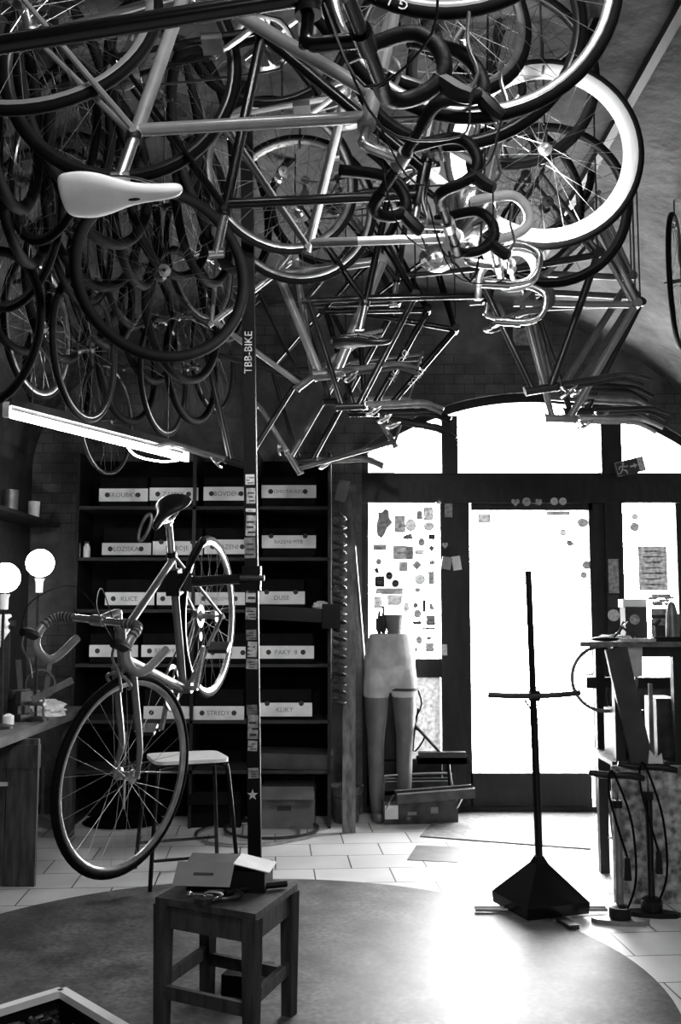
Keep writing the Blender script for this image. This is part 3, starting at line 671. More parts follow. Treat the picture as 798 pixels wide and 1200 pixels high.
# clamp lamp among the hanging bicycles
LC2 = P(543, 250, 3.06)
t = thing('clamp_lamp', 'bright bare bulb in a metal reflector glowing among the hanging bicycles', 'lamp', LC2)
b = MB(); b.ball(LC2, .03, 16); b.part('bulb', MT['bulb_glow'], t, world=True)
dr = V((.35, .3, .85)).normalized(); R = dr.to_track_quat('Z', 'Y').to_matrix().to_4x4()
b = MB(); b.lathe([(.03, -.09), (.045, -.06), (.075, -.03), (.1, .02), (.104, .02), (.08, -.035), (.05, -.066), (.034, -.095)], 24, MX.Translation(LC2) @ R, closed=True); b.part('reflector', MT['chrome'], t, world=True)
b = MB(); b.lathe([(.022, -.16), (.025, -.09)], 14, MX.Translation(LC2) @ R); b.part('socket', MT['white_paint'], t, world=True)
b = MB(); q = LC2 - dr*.15; b.tube(smooth([q, q+V((.02, 0, -.05)), q+V((.1, 0, .0)), V((q.x+.15, q.y, vault_z(q.x+.15)))], 5), .004, 6); b.part('cord', MT['black_plastic'], t, world=True)
sp = point('clamp_lamp_light', LC2+dr*.06+V((.02, .05, 0)), 110, .03)
b = MB(); fb = P(512, 303, 4.0); b.ball(fb, .07, 16, (1.1, 1, .8)); b.solo('foil_reflector', MT['foil'], 'crumpled shiny foil bowl hanging below the clamp lamp', 'reflector')

# ------------------------------------------------------------------ left workbench
A, B_ = PZ(0, 866, BENCH_Z), PZ(95, 828, BENCH_Z)
t = thing('workbench', 'heavy wooden workbench with plank side panel at the left edge', 'workbench', (-1.95, 5.6, 0))
b = MB(); pts = [V((XL+.01, 4.75, 0)), V((-1.66, 4.75, 0)), V((-1.66, 6.65, 0)), V((XL+.01, 6.65, 0))]
b.prism(pts, (0, 0, BENCH_Z-.05), (0, 0, BENCH_Z)); b.part('worktop', MT['bench_wood'], t, world=True)
for i in range(4):
    x0 = -1.58-.165*(i+1); b = MB(); b.box((x0+.0825, 5.33, (BENCH_Z-.05)/2), (.16, .03, BENCH_Z-.05)); b.part('side_plank', MT['bench_panel'], t, world=True)
b = MB(); b.box((-1.68, 5.33, .66), (.2, .05, .12)); b.part('rail', MT['bench_panel'], t, world=True)
for q in ((-1.74, 6.5), (-2.15, 6.5), (-2.15, 4.9)):
    b = MB(); b.box((q[0], q[1], (BENCH_Z-.05)/2), (.08, .08, BENCH_Z-.05)); b.part('leg', MT['bench_panel'], t, world=True)
b = MB(); b.box((-1.76, 5.31, .52), (.05, .012, .02)); b.part('label_plate', MT['pale_card'], t, world=True)

def crumple(c, r, sx, sy, sz, name, mt_, label, cat, seed=0, group=None):
    rr_ = random.Random(seed); b = MB(); n = 22; m = 14; vs = []
    for i in range(m+1):
        ph = PI*i/m
        for k in range(n):
            th = 2*PI*k/n; q = r*(1+rr_.uniform(-.22, .22)*(math.sin(ph)))
            z = -math.cos(ph)*q*sz; vs.append(V(c)+V((q*math.sin(ph)*math.cos(th)*sx, q*math.sin(ph)*math.sin(th)*sy, max(z, -r*sz*.55))))
    fs = [(i*n+k, i*n+(k+1) % n, (i+1)*n+(k+1) % n, (i+1)*n+k) for i in range(m) for k in range(n)]
    b.add(vs, fs); zmin = min(p.z for p in b.v); 
    for p in b.v: p.z += c[2]-zmin
    return b.solo(name, MT[mt_], label, cat, group, ang=25)
q = PZ(68, 830, BENCH_Z); crumple((-1.74, 6.0, BENCH_Z), .085, 1.3, 1, .75, 'rag', 'rag', 'crumpled white rag on the right corner of the workbench', 'rag', 2)
crumple((-1.88, 5.1, BENCH_Z), .1, 1.1, 1, 1.3, 'rag', 'rag', 'crumpled white rag at the left edge of the workbench', 'rag', 5)
# vise on the bench
V0 = V((-1.83, 5.75, BENCH_Z))
t = thing('bench_vise', 'dark steel bench vise bolted to the workbench', 'vise', V0, rotz=-.5)
MB().box((0, 0, .02), (.16, .12, .04)).box((0, 0, .09), (.08, .09, .12)).part('body', MT['steel_dark'], t)
MB().box((.0, 0, .15), (.03, .14, .05)).part('fixed_jaw', MT['steel_dark'], t); MB().box((.07, 0, .13), (.035, .14, .08)).part('moving_jaw', MT['steel_dark'], t)
b = MB(); b.tube([V((.08, 0, .1)), V((.2, 0, .1))], .012, 10); b.tube([V((.19, 0, .02)), V((.19, 0, .18))], .006, 8); b.part('screw_handle', MT['dull_alloy'], t)
# truing stand with a small ring gauge
t = thing('truing_stand', 'grey wheel truing stand on the workbench beside the vise', 'stand', (-1.9, 6.25, BENCH_Z))
MB().box((0, 0, .015), (.3, .16, .03)).part('base', MT['steel_dark'], t)
for s in (-1, 1):
    b = MB(); b.beam((s*.07, 0, .03), (s*.1, 0, .32), .025, .03); b.part('upright', MT['grey_paint'], t)
b = MB(); b.lathe([(.085, -.006), (.095, -.006), (.095, .006), (.085, .006)], 28, MX.Translation((.05, -.03, .17)) @ RY, closed=True); b.part('gauge_ring', MT['dull_alloy'], t)
# stray pale bar leaning over the vise
b = MB(); b.beam(P(38, 820, 5.5), P(85, 797, 5.6), .02, .035); b.solo('steel_bar', MT['galvanised'], 'pale flat steel bar lying across the vise on the workbench', 'bar')
# bright plastic bottle rack and bottles behind
def bottle(c, r, h, m_, label, cat='bottle', group=None, cap='ink', neck=.35):
    t = thing('bottle', label, cat, c, group=group)
    b = MB(); b.lathe([(r*.96, 0), (r, .01), (r, h*.6), (r*.9, h*.7), (r*neck, h*.82), (r*neck, h*.88)], 18); b.part('body', MT[m_], t)
    b = MB(); b.lathe([(r*neck*1.2, h*.87), (r*neck*1.2, h)], 14); b.part('cap', MT[cap], t); return t
bottle((-2.07, 5.5, BENCH_Z), .045, .26, 'pale_card', 'tall pale bottle at the back of the workbench beneath the bulbs')
bottle((-2.02, 5.98, BENCH_Z), .035, .2, 'dark_card', 'short dark bottle at the back of the workbench')
bottle((-1.98, 5.62, BENCH_Z), .03, .18, 'light_print', 'slim grey bottle beside the tall pale bottle on the workbench')
b = MB(); c = V((-2.02, 5.72, BENCH_Z))
t = thing('tool_rack', 'upright tool rack with white paper draped over its top on the workbench', 'rack', c)
MB().box((0, 0, .02), (.3, .12, .04)).part('base', MT['steel_dark'], t)
for i in range(5):
    b = MB(); b.box((-.12+.06*i, 0, .3), (.02 if i % 2 else .035, .02, .52)); b.part('rack_bar', MT['grey_paint' if i % 2 else 'steel_dark'], t)
MB().box((0, 0, .55), (.32, .05, .03)).part('top_rail', MT['steel_dark'], t)
b = MB(); vs = []; fs = []
for i in range(13):
    for j in range(8):
        x = -.15+.3*i/12; d = j/7; sw = .03*math.sin(i*1.1)
        vs.append((x+.01*math.sin(j*2), -.05-.03*d+.012*math.sin(i*1.7+j), .6-d*(.16+.07*math.sin(i*.9))))
for i in range(12):
    for j in range(7): fs.append((i*8+j, i*8+j+1, (i+1)*8+j+1, (i+1)*8+j))
b.add(vs, fs); o = b.part('draped_paper', MT['paper'], t, ang=80); sm = o.modifiers.new('solid', 'SOLIDIFY'); sm.thickness = .004
# wall shelf with tins above, and lower wall shelf
b = MB(); z = P(40, 597, 6.0).z; b.box((XL+.12, 5.9, z), (.24, 2.4, .025)); b.solo('wall_shelf', MT['shelf_wood'], 'plank shelf on the left wall above the bulbs', 'shelf')
for i, (px, Y, r, h, m_, lb) in enumerate([(12, 6.2, .05, .13, 'galvanised', 'squat metal tin on the left wall shelf'), (40, 6.75, .04, .12, 'pale_card', 'pale cup on the left wall shelf beside the shelving')]):
    c = V((min(P(px, 590, Y).x, XL+.2), Y, z+.0125)); b = MB(); b.lathe([(r*.9, 0), (r, h), (r*.9, h), (r*.85, .01)], 18, MX.Translation(c)); b.solo('tin' if i == 0 else 'cup', MT[m_], lb, 'tin' if i == 0 else 'cup')

# ------------------------------------------------------------------ shelving with labelled boxes
SY, SD = 6.72, .42
def sx(px, py=700, Y=SY): return P(px, py, Y).x
def sz(py, Y=SY): return P(240, py, Y).z
t = thing('shelving_unit', 'tall dark wooden shelving unit full of labelled boxes against the back wall', 'shelving', ((sx(90)+sx(388))/2, SY+SD/2, 0))
x0, x1 = sx(88), sx(386)
for y in (595, 655, 716, 780, 846, 905):
    b = MB(); b.box(((x0+x1)/2, SY+SD/2, sz(y)-.0), (x1-x0, SD, .022)); b.part('shelf', MT['shelf_wood'], t, world=True)
for x in (x0, sx(226), sx(300), x1):
    b = MB(); b.box((x, SY+SD/2, sz(530)/2), (.022, SD, sz(530))); b.part('upright', MT['frame_wood'], t, world=True)
b = MB(); b.box(((x0+x1)/2, SY+SD-.006, sz(530)/2), (x1-x0, .012, sz(530))); b.part('back_panel', mat('back_board', .004, .8, noise=.4, scale=5, spec=.1), t, world=True)
rows = {587: 595, 650: 655, 709: 716, 770: 780, 842: 846}
def shelf_box(a, y0, c, y1, shelf_y, txt, where, notch=False, hgt=.2):
    zb = sz(shelf_y)+.0115; lx0, lx1 = sx(a), sx(c); hh = sz(y0)-sz(y1); zl = sz(y1); w = lx1-lx0
    Yf = SY+.03
    t = thing('parts_box', 'box lettered %s, %s' % (txt, where.replace(' in the shelving', '').replace(' of the shelving', '')) if txt else 'box with a plain white strip, ' + where.replace(' of the shelving', ''), 'box', ((lx0+lx1)/2, Yf+.17, zb))
    hb = max(hgt, zl-zb+hh+.01); th = .006; b = MB(); cx = (lx0+lx1)/2
    b.box((cx, Yf+.17, zb+th/2), (w, .34, th)); b.box((cx, Yf+th/2, zb+hb/2), (w, th, hb)); b.box((cx, Yf+.34, zb+hb/2), (w, th, hb))
    for s in (lx0+th/2, lx1-th/2): b.box((s, Yf+.17, zb+hb/2), (th, .34, hb))
    b.part('carton', MT['dark_card'], t, world=True)
    b = MB(); b.box((cx, Yf-.003, zl+hh/2), (w, .005, hh)); st = b.part('label_strip', MT['pale_card'], t, world=True)
    for f in (.17, .8):
        b = MB(); zc = zl+hh*(.5 if not notch else .95)
        b.lathe([(.017, -.0012), (.017, .0012)], 18, MX.Translation((lx0+w*f, Yf-.0062, zc)) @ RY); b.part('finger_hole', MT['ink'], st, world=True)
    if txt: text('lettering', txt, .044 if len(txt) < 8 else .034, MT['grey_print'], st, MX.Translation((lx0+w*.49, Yf-.0063, zl+hh*.48)) @ FACING)
T_ = ['top row', 'second row', 'third row', 'fourth row', 'bottom row']
for a, y0, c, y1, sy_, tx, r, wh, nt_ in [
    (112, 572, 170, 587, 595, 'SROUBKY', 0, 'leftmost', 0), (172, 571, 230, 586, 595, 'ZAMKY', 0, 'second from left', 0), (236, 570, 292, 586, 595, 'BOVDEN', 0, 'left of the post', 0), (305, 568, 370, 583, 595, 'OMOTAVKES', 0, 'right of the post', 0),
    (117, 636, 175, 650, 655, 'LOZISKA', 1, 'leftmost', 0), (177, 634, 236, 650, 655, 'NABOJE', 1, 'second from left', 1), (238, 632, 294, 649, 655, 'RAZENI', 1, 'left of the post', 0), (306, 627, 370, 642, 655, 'RAZENI MTB', 1, 'right of the post', 1),
    (122, 694, 180, 709, 716, 'KLICE', 2, 'leftmost', 0), (183, 694, 224, 709, 716, '', 2, 'behind the bicycle', 0), (228, 694, 287, 709, 716, 'KONCOVKY', 2, 'left of the post', 0), (303, 693, 357, 708, 716, 'DUSE', 2, 'right of the post', 1),
    (105, 756, 162, 770, 780, '', 3, 'leftmost', 0), (166, 756, 222, 770, 780, 'BRZDY', 3, 'behind the bicycle', 0), (240, 758, 296, 772, 780, '', 3, 'left of the post', 0), (304, 757, 368, 772, 780, 'PAKY  8', 3, 'right of the post', 0),
    (170, 828, 224, 843, 846, '', 4, 'behind the front wheel', 0), (228, 828, 287, 844, 846, 'STREDY', 4, 'left of the post', 0), (303, 824, 366, 840, 846, 'KLIKY', 4, 'right of the post', 1)]:
    shelf_box(a, y0, c, y1, sy_, tx, '%s in the %s of the shelving' % (wh, T_[r]), bool(nt_))
# bits in the shelves
crumple((sx(376), SY+.06, sz(716)+.012), .045, 1.2, 1, .8, 'rag', 'pale_card', 'small pale crumpled rag at the right end of the third shelf', 'rag', 8)
b = MB(); c = P(258, 620, SY); b.ball((c.x, SY+.0, c.z), .018, 10, (1.4, 1, 1)); 
bottle((sx(87), SY+.05, sz(655)+.0115), .022, .14, 'grey_print', 'small grey bottle at the left end of the second shelf, nearer the edge', neck=.5)
bottle((sx(98), SY+.05, sz(655)+.0115), .024, .11, 'pale_card', 'small pale bottle at the left end of the second shelf', neck=.6)
# inner tube loop on box row
b = MB(); c = P(170, 618, SY-.02); b.tube(smooth([c+V((.02*math.cos(a)*3*.5, 0, .09*math.sin(a))) + V((.03*math.sin(a), 0, 0)) for a in [2*PI*k/10 for k in range(10)]], 3, True), .012, 8, closed=True); b.solo('inner_tube', MT['galvanised'], 'folded grey inner tube propped before the leftmost boxes', 'inner tube')
# hanging chains of cassettes on the shelving end
cc = P(398, 600, 6.66); t = thing('cassette_string', 'hanging string of toothed cassette rings at the right end of the shelving', 'cassettes', (cc.x, 6.66, P(398, 828, 6.66).z))
z0, z1 = P(398, 826, 6.66).z, P(398, 602, 6.66).z
b = MB(); b.tube([(cc.x, 6.66, z0), (cc.x, 6.66, z1+.1)], .004, 6); b.part('cord', MT['steel_dark'], t, world=True)
nn = 22
for i in range(nn):
    z = z0+(z1-z0)*(i+.5)/nn; b = MB(); pf = []
    b.lathe([(.018, -.009), (.046, -.006), (.05, 0), (.046, .006), (.018, .009)], 16, MX.Translation((cc.x, 6.66, z)) @ MX.Rotation(.25*(-1)**i, 4, 'X') @ MX.Rotation(.2, 4, 'Y')); b.part('cassette_ring', MT['steel_dark'], t, world=True)
b = MB(); p0, p1 = P(410, 566, 6.75), P(402, 842, 6.5); b.beam(V((p0.x, 6.95, p0.z)), V((p0.x-.01, 6.6, .0)), .085, .035, up=V((0, 1, 0))); b.solo('wooden_plank', MT['pale_plank'], 'tall pale worn plank leaning between the shelving and the shop window', 'plank')
b = MB(); c = P(401, 575, 6.62); b.box(c, (.07, .01, .14), MX.Rotation(.25, 3, 'Y')); b.solo('paper_tag', MT['cardboard'], 'folded paper tag stuck above the string of cassettes', 'paper')
# cartons on the floor under the shelves
def carton(name, x, y, w, d, h, m_, label, rotz=0, z=0, flaps=True, hole=True):
    t = thing(name, label, 'box', (x, y, z), rotz); b = MB(); th = .006
    b.box((0, 0, th/2), (w, d, th)); b.box((0, -d/2, h/2), (w, th, h)); b.box((0, d/2, h/2), (w, th, h)); b.box((-w/2, 0, h/2), (th, d, h)); b.box((w/2, 0, h/2), (th, d, h)); b.part('carton', MT[m_], t)
    if flaps:
        for s, ang in ((-1, 30), (1, -50)):
            b = MB(); R = MX.Rotation(math.radians(ang), 3, 'X'); b.box(V((0, s*(d/2+d*.2), h-.02*0)) , (w*.98, d*.42, .004), R); b.part('flap', MT[m_], t)
    if hole:
        b = MB(); b.box((-w*.05, -d/2-.0035, h*.55), (w*.26, .002, .03)); b.part('hand_hole', MT['ink'], t)
    return t
q = F(340, 955); carton('cardboard_box', q.x, 6.86, .36, .3, .24, 'cardboard', 'cardboard box with a hand hole standing on the floor under the shelving')
q = F(258, 958); carton('cardboard_box', q.x, 6.9, .34, .3, .2, 'dark_card', 'dark open box on the floor behind the stool chair', hole=False)
b = MB(); q = P(345, 888, 6.75); b.box((q.x, 6.93, sz(905)+.012+.05), (.5, .36, .1), MX.Rotation(.03, 3, 'Y')); b.solo('folded_sack', mat('sack', .05, .8, noise=.3, scale=8, bump=.3), 'flattened dark sack lying on the lowest shelf over the cardboard box', 'sack')
# bucket
q = F(405, 950); t = thing('bucket', 'small grey metal bucket on the floor left of the mannequin', 'bucket', V((q.x, 6.95, 0)))
b = MB(); b.lathe([(.085, 0), (.115, .24), (.12, .24), (.12, .232), (.11, .225), (.08, .01)], 28); b.part('pail', MT['galvanised'], t)
b = MB(); b.tube(smooth([V((-.115, 0, .22)), V((-.1, -.1, .2)), V((0, -.14, .17)), V((.1, -.1, .2)), V((.115, 0, .22))], 4), .0035, 6); b.part('bail', MT['steel_dark'], t)

# ------------------------------------------------------------------ mannequin legs with shorts
q = V((P(457, 800, 7.0).x, 6.98, 0)); t = thing('mannequin', 'lower body mannequin wearing pale tight shorts beside the sticker window', 'mannequin', q, rotz=.12)
Zc = P(457, 742, 6.98).z-.0
b = MB(); hipz = Zc-.27
for s in (-1, 1):
    b.tube(smooth([V((s*.085, 0, hipz+.05)), V((s*.095, -.005, hipz-.12)), V((s*.1, -.01, hipz-.3)), V((s*.1, .0, hipz-.42)), V((s*.1, .015, hipz-.55)), V((s*.095, .01, .1)), V((s*.095, .0, .055))], 3),
           [.088, .088, .087, .085, .083, .08, .076, .072, .066, .062, .06, .058, .058, .056, .05, .044, .038, .036, .036], 16)
    b.ball((s*.1, -.05, .035), .045, 12, (.9, 2.3, .75))
b.ball((0, 0, hipz+.02), .14, 18, (1.1, .78, .85)); b.lathe([(.155, -.03), (.157, .03), (.148, .08), (.136, .13), (.128, .17), (.126, .2)], 24, MX.Translation((0, 0, hipz+.07)) @ MX.Diagonal((1.08, .78, 1, 1)))
o = b.part('body', MT['mannequin_skin'], t); md = o.modifiers.new('remesh', 'REMESH'); md.mode = 'VOXEL'; md.voxel_size = .012; md.use_smooth_shade = True
b = MB()
for s in (-1, 1):
    b.tube(smooth([V((s*.082, 0, hipz+.05)), V((s*.094, -.005, hipz-.06)), V((s*.1, -.005, hipz-.17))], 3), [.093, .094, .094, .094, .093, .091, .088], 18)
b.ball((0, 0, hipz+.02), .148, 20, (1.12, .8, .85)); b.lathe([(.163, -.03), (.165, .03), (.156, .08), (.144, .13), (.136, .17), (.133, .195)], 24, MX.Translation((0, 0, hipz+.07)) @ MX.Diagonal((1.09, .8, 1, 1)))
o = b.part('shorts', MT['cloth_grey'], t); md = o.modifiers.new('remesh', 'REMESH'); md.mode = 'VOXEL'; md.voxel_size = .011; md.use_smooth_shade = True
b = MB(); b.lathe([(.0945, 0), (.0955, .02)], 24, MX.Translation((.1, -.005, hipz-.125)), cap=False); b.part('hem_stripe', MT['ink'], t)
b = MB(); b.lathe([(.05, 0), (.05, .01), (.065, .13), (.068, .13), (.068, .126), (.062, .122), (.048, .008)], 20, MX.Translation((q.x+.03, q.y, Zc+.0))); b.solo('plant_pot', mat('pot_grey', .15, .6, noise=.1, scale=10), 'grey ribbed cup standing on top of the mannequin waist', 'cup')
for i, (dx, h, lb) in enumerate([(-.075, .16, 'dark brush standing leftmost on the mannequin waist'), (-.045, .19, 'taller dark brush standing beside the grey cup on the mannequin')]):
    c = V((q.x+dx, q.y+.0, Zc+.0)); b = MB(); b.lathe([(.012, 0), (.022, .02), (.024, h*.62), (.01, h*.68), (.008, h)], 12, MX.Translation(c)); b.solo('brush', MT['ink'], lb, 'brush')

# broom leaning, straps, stick
t = thing('broom', 'broom with its bristled head resting low in front of the window panel', 'broom', (P(518, 890, 6.9).x, 6.9, P(518, 890, 6.9).z))
c = P(518, 884, 6.9); b = MB(); b.box((c.x, 6.9, c.z), (.32, .07, .035)); b.part('broom_head', MT['steel_dark'], t, world=True)
b = MB()
for i in range(26): b.beam((c.x-.15+.012*i, 6.9, c.z-.01), (c.x-.158+.0126*i, 6.9, c.z-.065), .008, .05)
b.part('bristles', MT['black_plastic'], t, world=True)
b = MB(); b.tube([c, P(486, 850, 7.0), P(482, 800, 7.12)], .012, 8); b.part('handle', MT['frame_wood'], t, world=True)
b = MB(); b.tube([V((c.x+.05, 7.0, c.z-.04)), V((c.x+.08, 7.02, .0))], .012, 8); b.part('support_leg', MT['black_plastic'], t, world=True)
p0 = P(412, 600, 7.0); p1 = F(442, 948); b = MB(); b.tube([p0, p1], .009, 8); b.solo('broom_stick', MT['dull_alloy'], 'thin metal broom stick leaning left of the mannequin', 'stick')
b = MB(); b.tube(smooth([P(486, 800, 7.05), P(494, 825, 7.0), P(484, 850, 7.0), P(498, 862, 7.0), P(484, 880, 7.0), P(490, 830, 7.05)], 4), .006, 6); b.solo('strap', MT['black_rubber'], 'black rubber strap looped beside the mannequin leg', 'strap')
# ------------------------------------------------------------------ toolbox
q = F(492, 966); t = thing('toolbox', 'worn metal cantilever toolbox standing open on the tiles before the mannequin', 'toolbox', (q.x, q.y+.12, 0), rotz=.08)
w, d, h = .5, .22, .15
b = MB(); b.box((0, 0, .004), (w, d, .008))
for s in (-1, 1): b.box((0, s*d/2, h/2), (w, .006, h)); b.box((s*w/2, 0, h/2), (.006, d, h))
b.part('body', MT['toolbox_paint'], t)
def tray(z, y, x=0, tilt=0, lbl=None):
    b = MB(); R = MX.Rotation(tilt, 3, 'Y'); hw = .26
    for (c_, s_) in [((0, 0, 0), (2*hw, .13, .004)), ((0, -.065, .03), (2*hw, .004, .06)), ((0, .065, .03), (2*hw, .004, .06)), ((-hw, 0, .03), (.004, .13, .06)), ((hw, 0, .03), (.004, .13, .06))]:
        b.box(R @ V(c_)+V((x, y, z)), s_, R)
    o = b.part('cantilever_tray', MT['toolbox_paint'], t)
    b = MB(); b.tube([R @ V(p)+V((x, y, z)) for p in ((-hw, -.065, .062), (hw, -.065, .062), (hw, .065, .062), (-hw, .065, .062))], .005, 6, closed=True); b.part('tray_rim', MT['alloy'], o); return o
tray(.17, -.15, .09, -.06); tray(.19, .13, -.02)
b = MB()
for s in (-1, 1):
    b.beam((s*.24, -.1, .08), (s*.24+.05, -.15, .2), .02, .004)
b.part('link_arm', MT['alloy'], t)
b = MB(); b.tube(smooth([V((-.24, .02, .12)), V((-.23, .02, .27)), V((-.19, .02, .3)), V((.19, .02, .31)), V((.23, .02, .28)), V((.25, .02, .12))], 4), .008, 8); b.part('handle', MT['galvanised'], t)
b = MB(); b.box((-.2, -.113, .08), (.09, .004, .09)); b.part('sticker', MT['pale_card'], t)
b = MB(); b.box((.09, -.115, .09), (.05, .012, .04)); b.box((-.06, -.115, .07), (.06, .008, .02)); b.part('latch', MT['galvanised'], t)
rs = random.Random(5)
for i in range(7):
    x = -.12+.06*i; b = MB(); a = V((q.x+x, q.y-.02, .185)); b.tube([a, a+V((.07, rs.uniform(-.03, .03), rs.uniform(.0, .02)))], .008, 8)
    b.solo('hand_tool', MT['chrome' if i % 2 else 'steel_dark'], 'small metal hand tool lying in the open toolbox tray', 'tool', group='small tools in the toolbox tray')
b = MB(); q2 = F(551, 951); b.box((q2.x, q2.y+.05, .035), (.1, .09, .07)); b.solo('wooden_block', MT['cardboard'], 'small pale block on the floor right of the toolbox', 'block')

# ------------------------------------------------------------------ stool chair, disc stand, rims on floor
c = V((-.83, 5.5, 0)); t = thing('workshop_seat', 'plain stool with a white seat on dark tubular legs behind the front wheel', 'stool', c, rotz=.35)
zs = .62; b = MB(); pl = []
for k in range(28):
    a = 2*PI*k/28; e = .3; pl.append(V((.2*math.copysign(abs(math.cos(a))**e, math.cos(a)), .18*math.copysign(abs(math.sin(a))**e, math.sin(a)), zs)))
b.prism(pl, (0, 0, 0), (0, 0, .018)); b.part('seat', MT['white_paint'], t)
for sx_ in (-1, 1):
    for sy_ in (-1, 1):
        b = MB(); b.tube(smooth([V((sx_*.1, sy_*.12, zs-.01)), V((sx_*.17, sy_*.15, zs-.02)), V((sx_*.19, sy_*.17, zs-.08)), V((sx_*.23, sy_*.25, .01))], 4), .0115, 10); b.part('leg', MT['black_paint'], t)
for s in (-1, 1): b = MB(); b.tube([V((-.215, s*.22, .15)), V((.215, s*.22, .15))], .008, 8); b.part('stretcher', MT['black_paint'], t)
q = F(141, 968); t = thing('round_base_stand', 'dark stand with a broad round base and chrome pole behind the front wheel', 'stand', (q.x, q.y+.1, 0))
b = MB(); b.lathe([(.26, 0), (.27, .012), (.25, .03), (.06, .06), (.03, .09)], 48); b.part('base', MT['black_paint'], t)
b = MB(); b.lathe([(.262, .002), (.274, .002), (.274, .012), (.262, .012)], 48, closed=True); b.part('base_ring', MT['chrome'], t)
b = MB(); b.tube([V((0, 0, .06)), V((0, 0, .62))], .017, 12); b.part('pole', MT['chrome'], t)
b = MB(); b.lathe([(.15, .62), (.17, .64), (.17, .67), (.15, .69)], 32); b.part('round_seat', MT['black_leather'], t)
b = MB(); f0 = F(154, 1040); b.tube([f0+V((0, 0, .01)), P(168, 958, 5.2)], .012, 8); b.tube([f0, f0+V((0, 0, .03))], .018, 8)
for (x, y, r, m_, lb) in [(290, 979, .33, 'alloy', 'left hand bare wheel rim lying flat on the tiles'), (318, 976, .30, 'steel_dark', 'right hand bare wheel rim lying flat on the tiles')]:
    q = F(x, y); b = MB(); b.lathe([(r, 0), (r+.008, .002), (r+.008, .018), (r, .02), (r-.012, .016), (r-.012, .004)], 64, MX.Translation(q+V((0, 0, .0 if r > .31 else .021))), closed=True); b.solo('wheel_rim', MT[m_], lb, 'rim')

# ------------------------------------------------------------------ wooden stool, box and parts on it
HS = .447
cor = {'fl': V((-.60, 3.50, 0)), 'fr': V((-.285, 3.33, 0)), 'br': V((-.18, 3.65, 0)), 'bl': V((-.49, 3.82, 0))}
ctr = sum(cor.values(), V())/4
t = thing('wooden_stool', 'old dark wooden stool with square legs in the foreground', 'stool', ctr)
b = MB(); pl = [ctr+(cor[k]-ctr)*1.13+V((0, 0, HS-.022)) for k in ('fl', 'fr', 'br', 'bl')]; b.prism(pl, (0, 0, 0), (0, 0, .022)); b.part('seat', MT['old_wood'], t, world=True)
for k in cor:
    b = MB(); p = cor[k]; d_ = (cor['fr']-cor['fl']).normalized(); R = MX((d_, V((-d_.y, d_.x, 0)), V((0, 0, 1)))).transposed()
    b.box(p+V((0, 0, (HS-.022)/2)), (.05, .05, HS-.022), R); 
    for v in b.v[:]:
        if v.z < .05: v.xy = p.xy + (v.xy-p.xy)*.8
    b.part('leg', MT['old_wood'], t, world=True)
order = ['fl', 'fr', 'br', 'bl']
for i in range(4):
    a, c_ = cor[order[i]], cor[order[(i+1) % 4]]
    b = MB(); b.beam(a+V((0, 0, HS-.065)), c_+V((0, 0, HS-.065)), .07, .022, up=V((0, 0, 1)) ) if False else b.beam(a+V((0, 0, HS-.06)), c_+V((0, 0, HS-.06)), .022, .075); b.part('apron', MT['old_wood'], t, world=True)
    zz = .14 if i % 2 == 0 else .17
    b = MB(); b.beam(a+V((0, 0, zz)), c_+V((0, 0, zz)), .02, .042); b.part('stretcher', MT['old_wood'], t, world=True)
c = ctr+V((-.0, .06, HS)); t = thing('open_carton', 'small grey cardboard box with open flaps on the wooden stool', 'box', c, rotz=-.1)
b = MB(); w, d, h = .27, .17, .07; b.box((0, 0, .003), (w, d, .006))
for s in (-1, 1): b.box((0, s*d/2, h/2), (w, .004, h)); b.box((s*w/2, 0, h/2), (.004, d, h))
b.part('carton', MT['dark_card'], t)
b = MB(); b.box((-.07, -.115, h-.004), (.2, .10, .003), MX.Rotation(math.radians(38), 3, 'X')); fl = b.part('front_flap', mat('flap_grey', .2, .7, noise=.1, scale=10), t)
b = MB(); b.box((-.07, -.1165, h-.004), (.07, .012, .003), MX.Rotation(math.radians(38), 3, 'X')); b.part('slot', MT['ink'], fl)
b = MB(); b.box((.09, -.01, h+.012), (.13, .15, .003), MX.Rotation(math.radians(12), 3, 'Y')); b.part('side_flap', MT['pale_card'], t)
b = MB(); b.box((-.07, .04, h+.01), (.18, .1, .003), MX.Rotation(math.radians(8), 3, 'X')); b.part('back_flap', MT['cardboard'], t)
q = P(240, 1024, 3.42); 
t = thing('quick_release', 'shiny quick release lever lying on the stool against the box', 'lever', (q.x, 3.42, HS))
b = MB(); b.tube([V((-.05, 0, .03)), V((.03, 0, .025))], .004, 8); b.ball((-.05, 0, .03), .01, 10); b.part('skewer', MT['chrome'], t)
b = MB(); b.tube(smooth([V((.0, 0, .025)), V((.02, -.01, .04)), V((.06, -.01, .03)), V((.02, -.01, .01))], 4, True), .0045, 8, closed=True); b.part('lever', MT['chrome'], t)
b = MB(); b.lathe([(.03, 0), (.035, .02), (.012, .024)], 20, MX.Translation((.0, 0, 0))); b.part('nut', MT['steel_dark'], t)
b = MB(); b.tube(smooth([ctr+V((.0, -.09, HS+.012)), ctr+V((.08, -.02, HS+.014)), ctr+V((.2, .03, HS+.014))], 4), .011, 10); b.solo('pump_tube', MT['black_plastic'], 'black rod lying across the right side of the stool', 'rod')
b = MB(); vs = []; rs = random.Random(4)
for i in range(26): a = i*.55; vs.append(ctr+V((-.02+.075*math.cos(a)*(1+.2*math.sin(i)), -.10+.045*math.sin(a), HS+.008+.002*(i % 4))))
b.tube(smooth(vs, 3), .006, 6); b.solo('bicycle_chain', MT['steel_dark'], 'dark coiled bicycle chain lying on the front of the stool seat', 'chain')
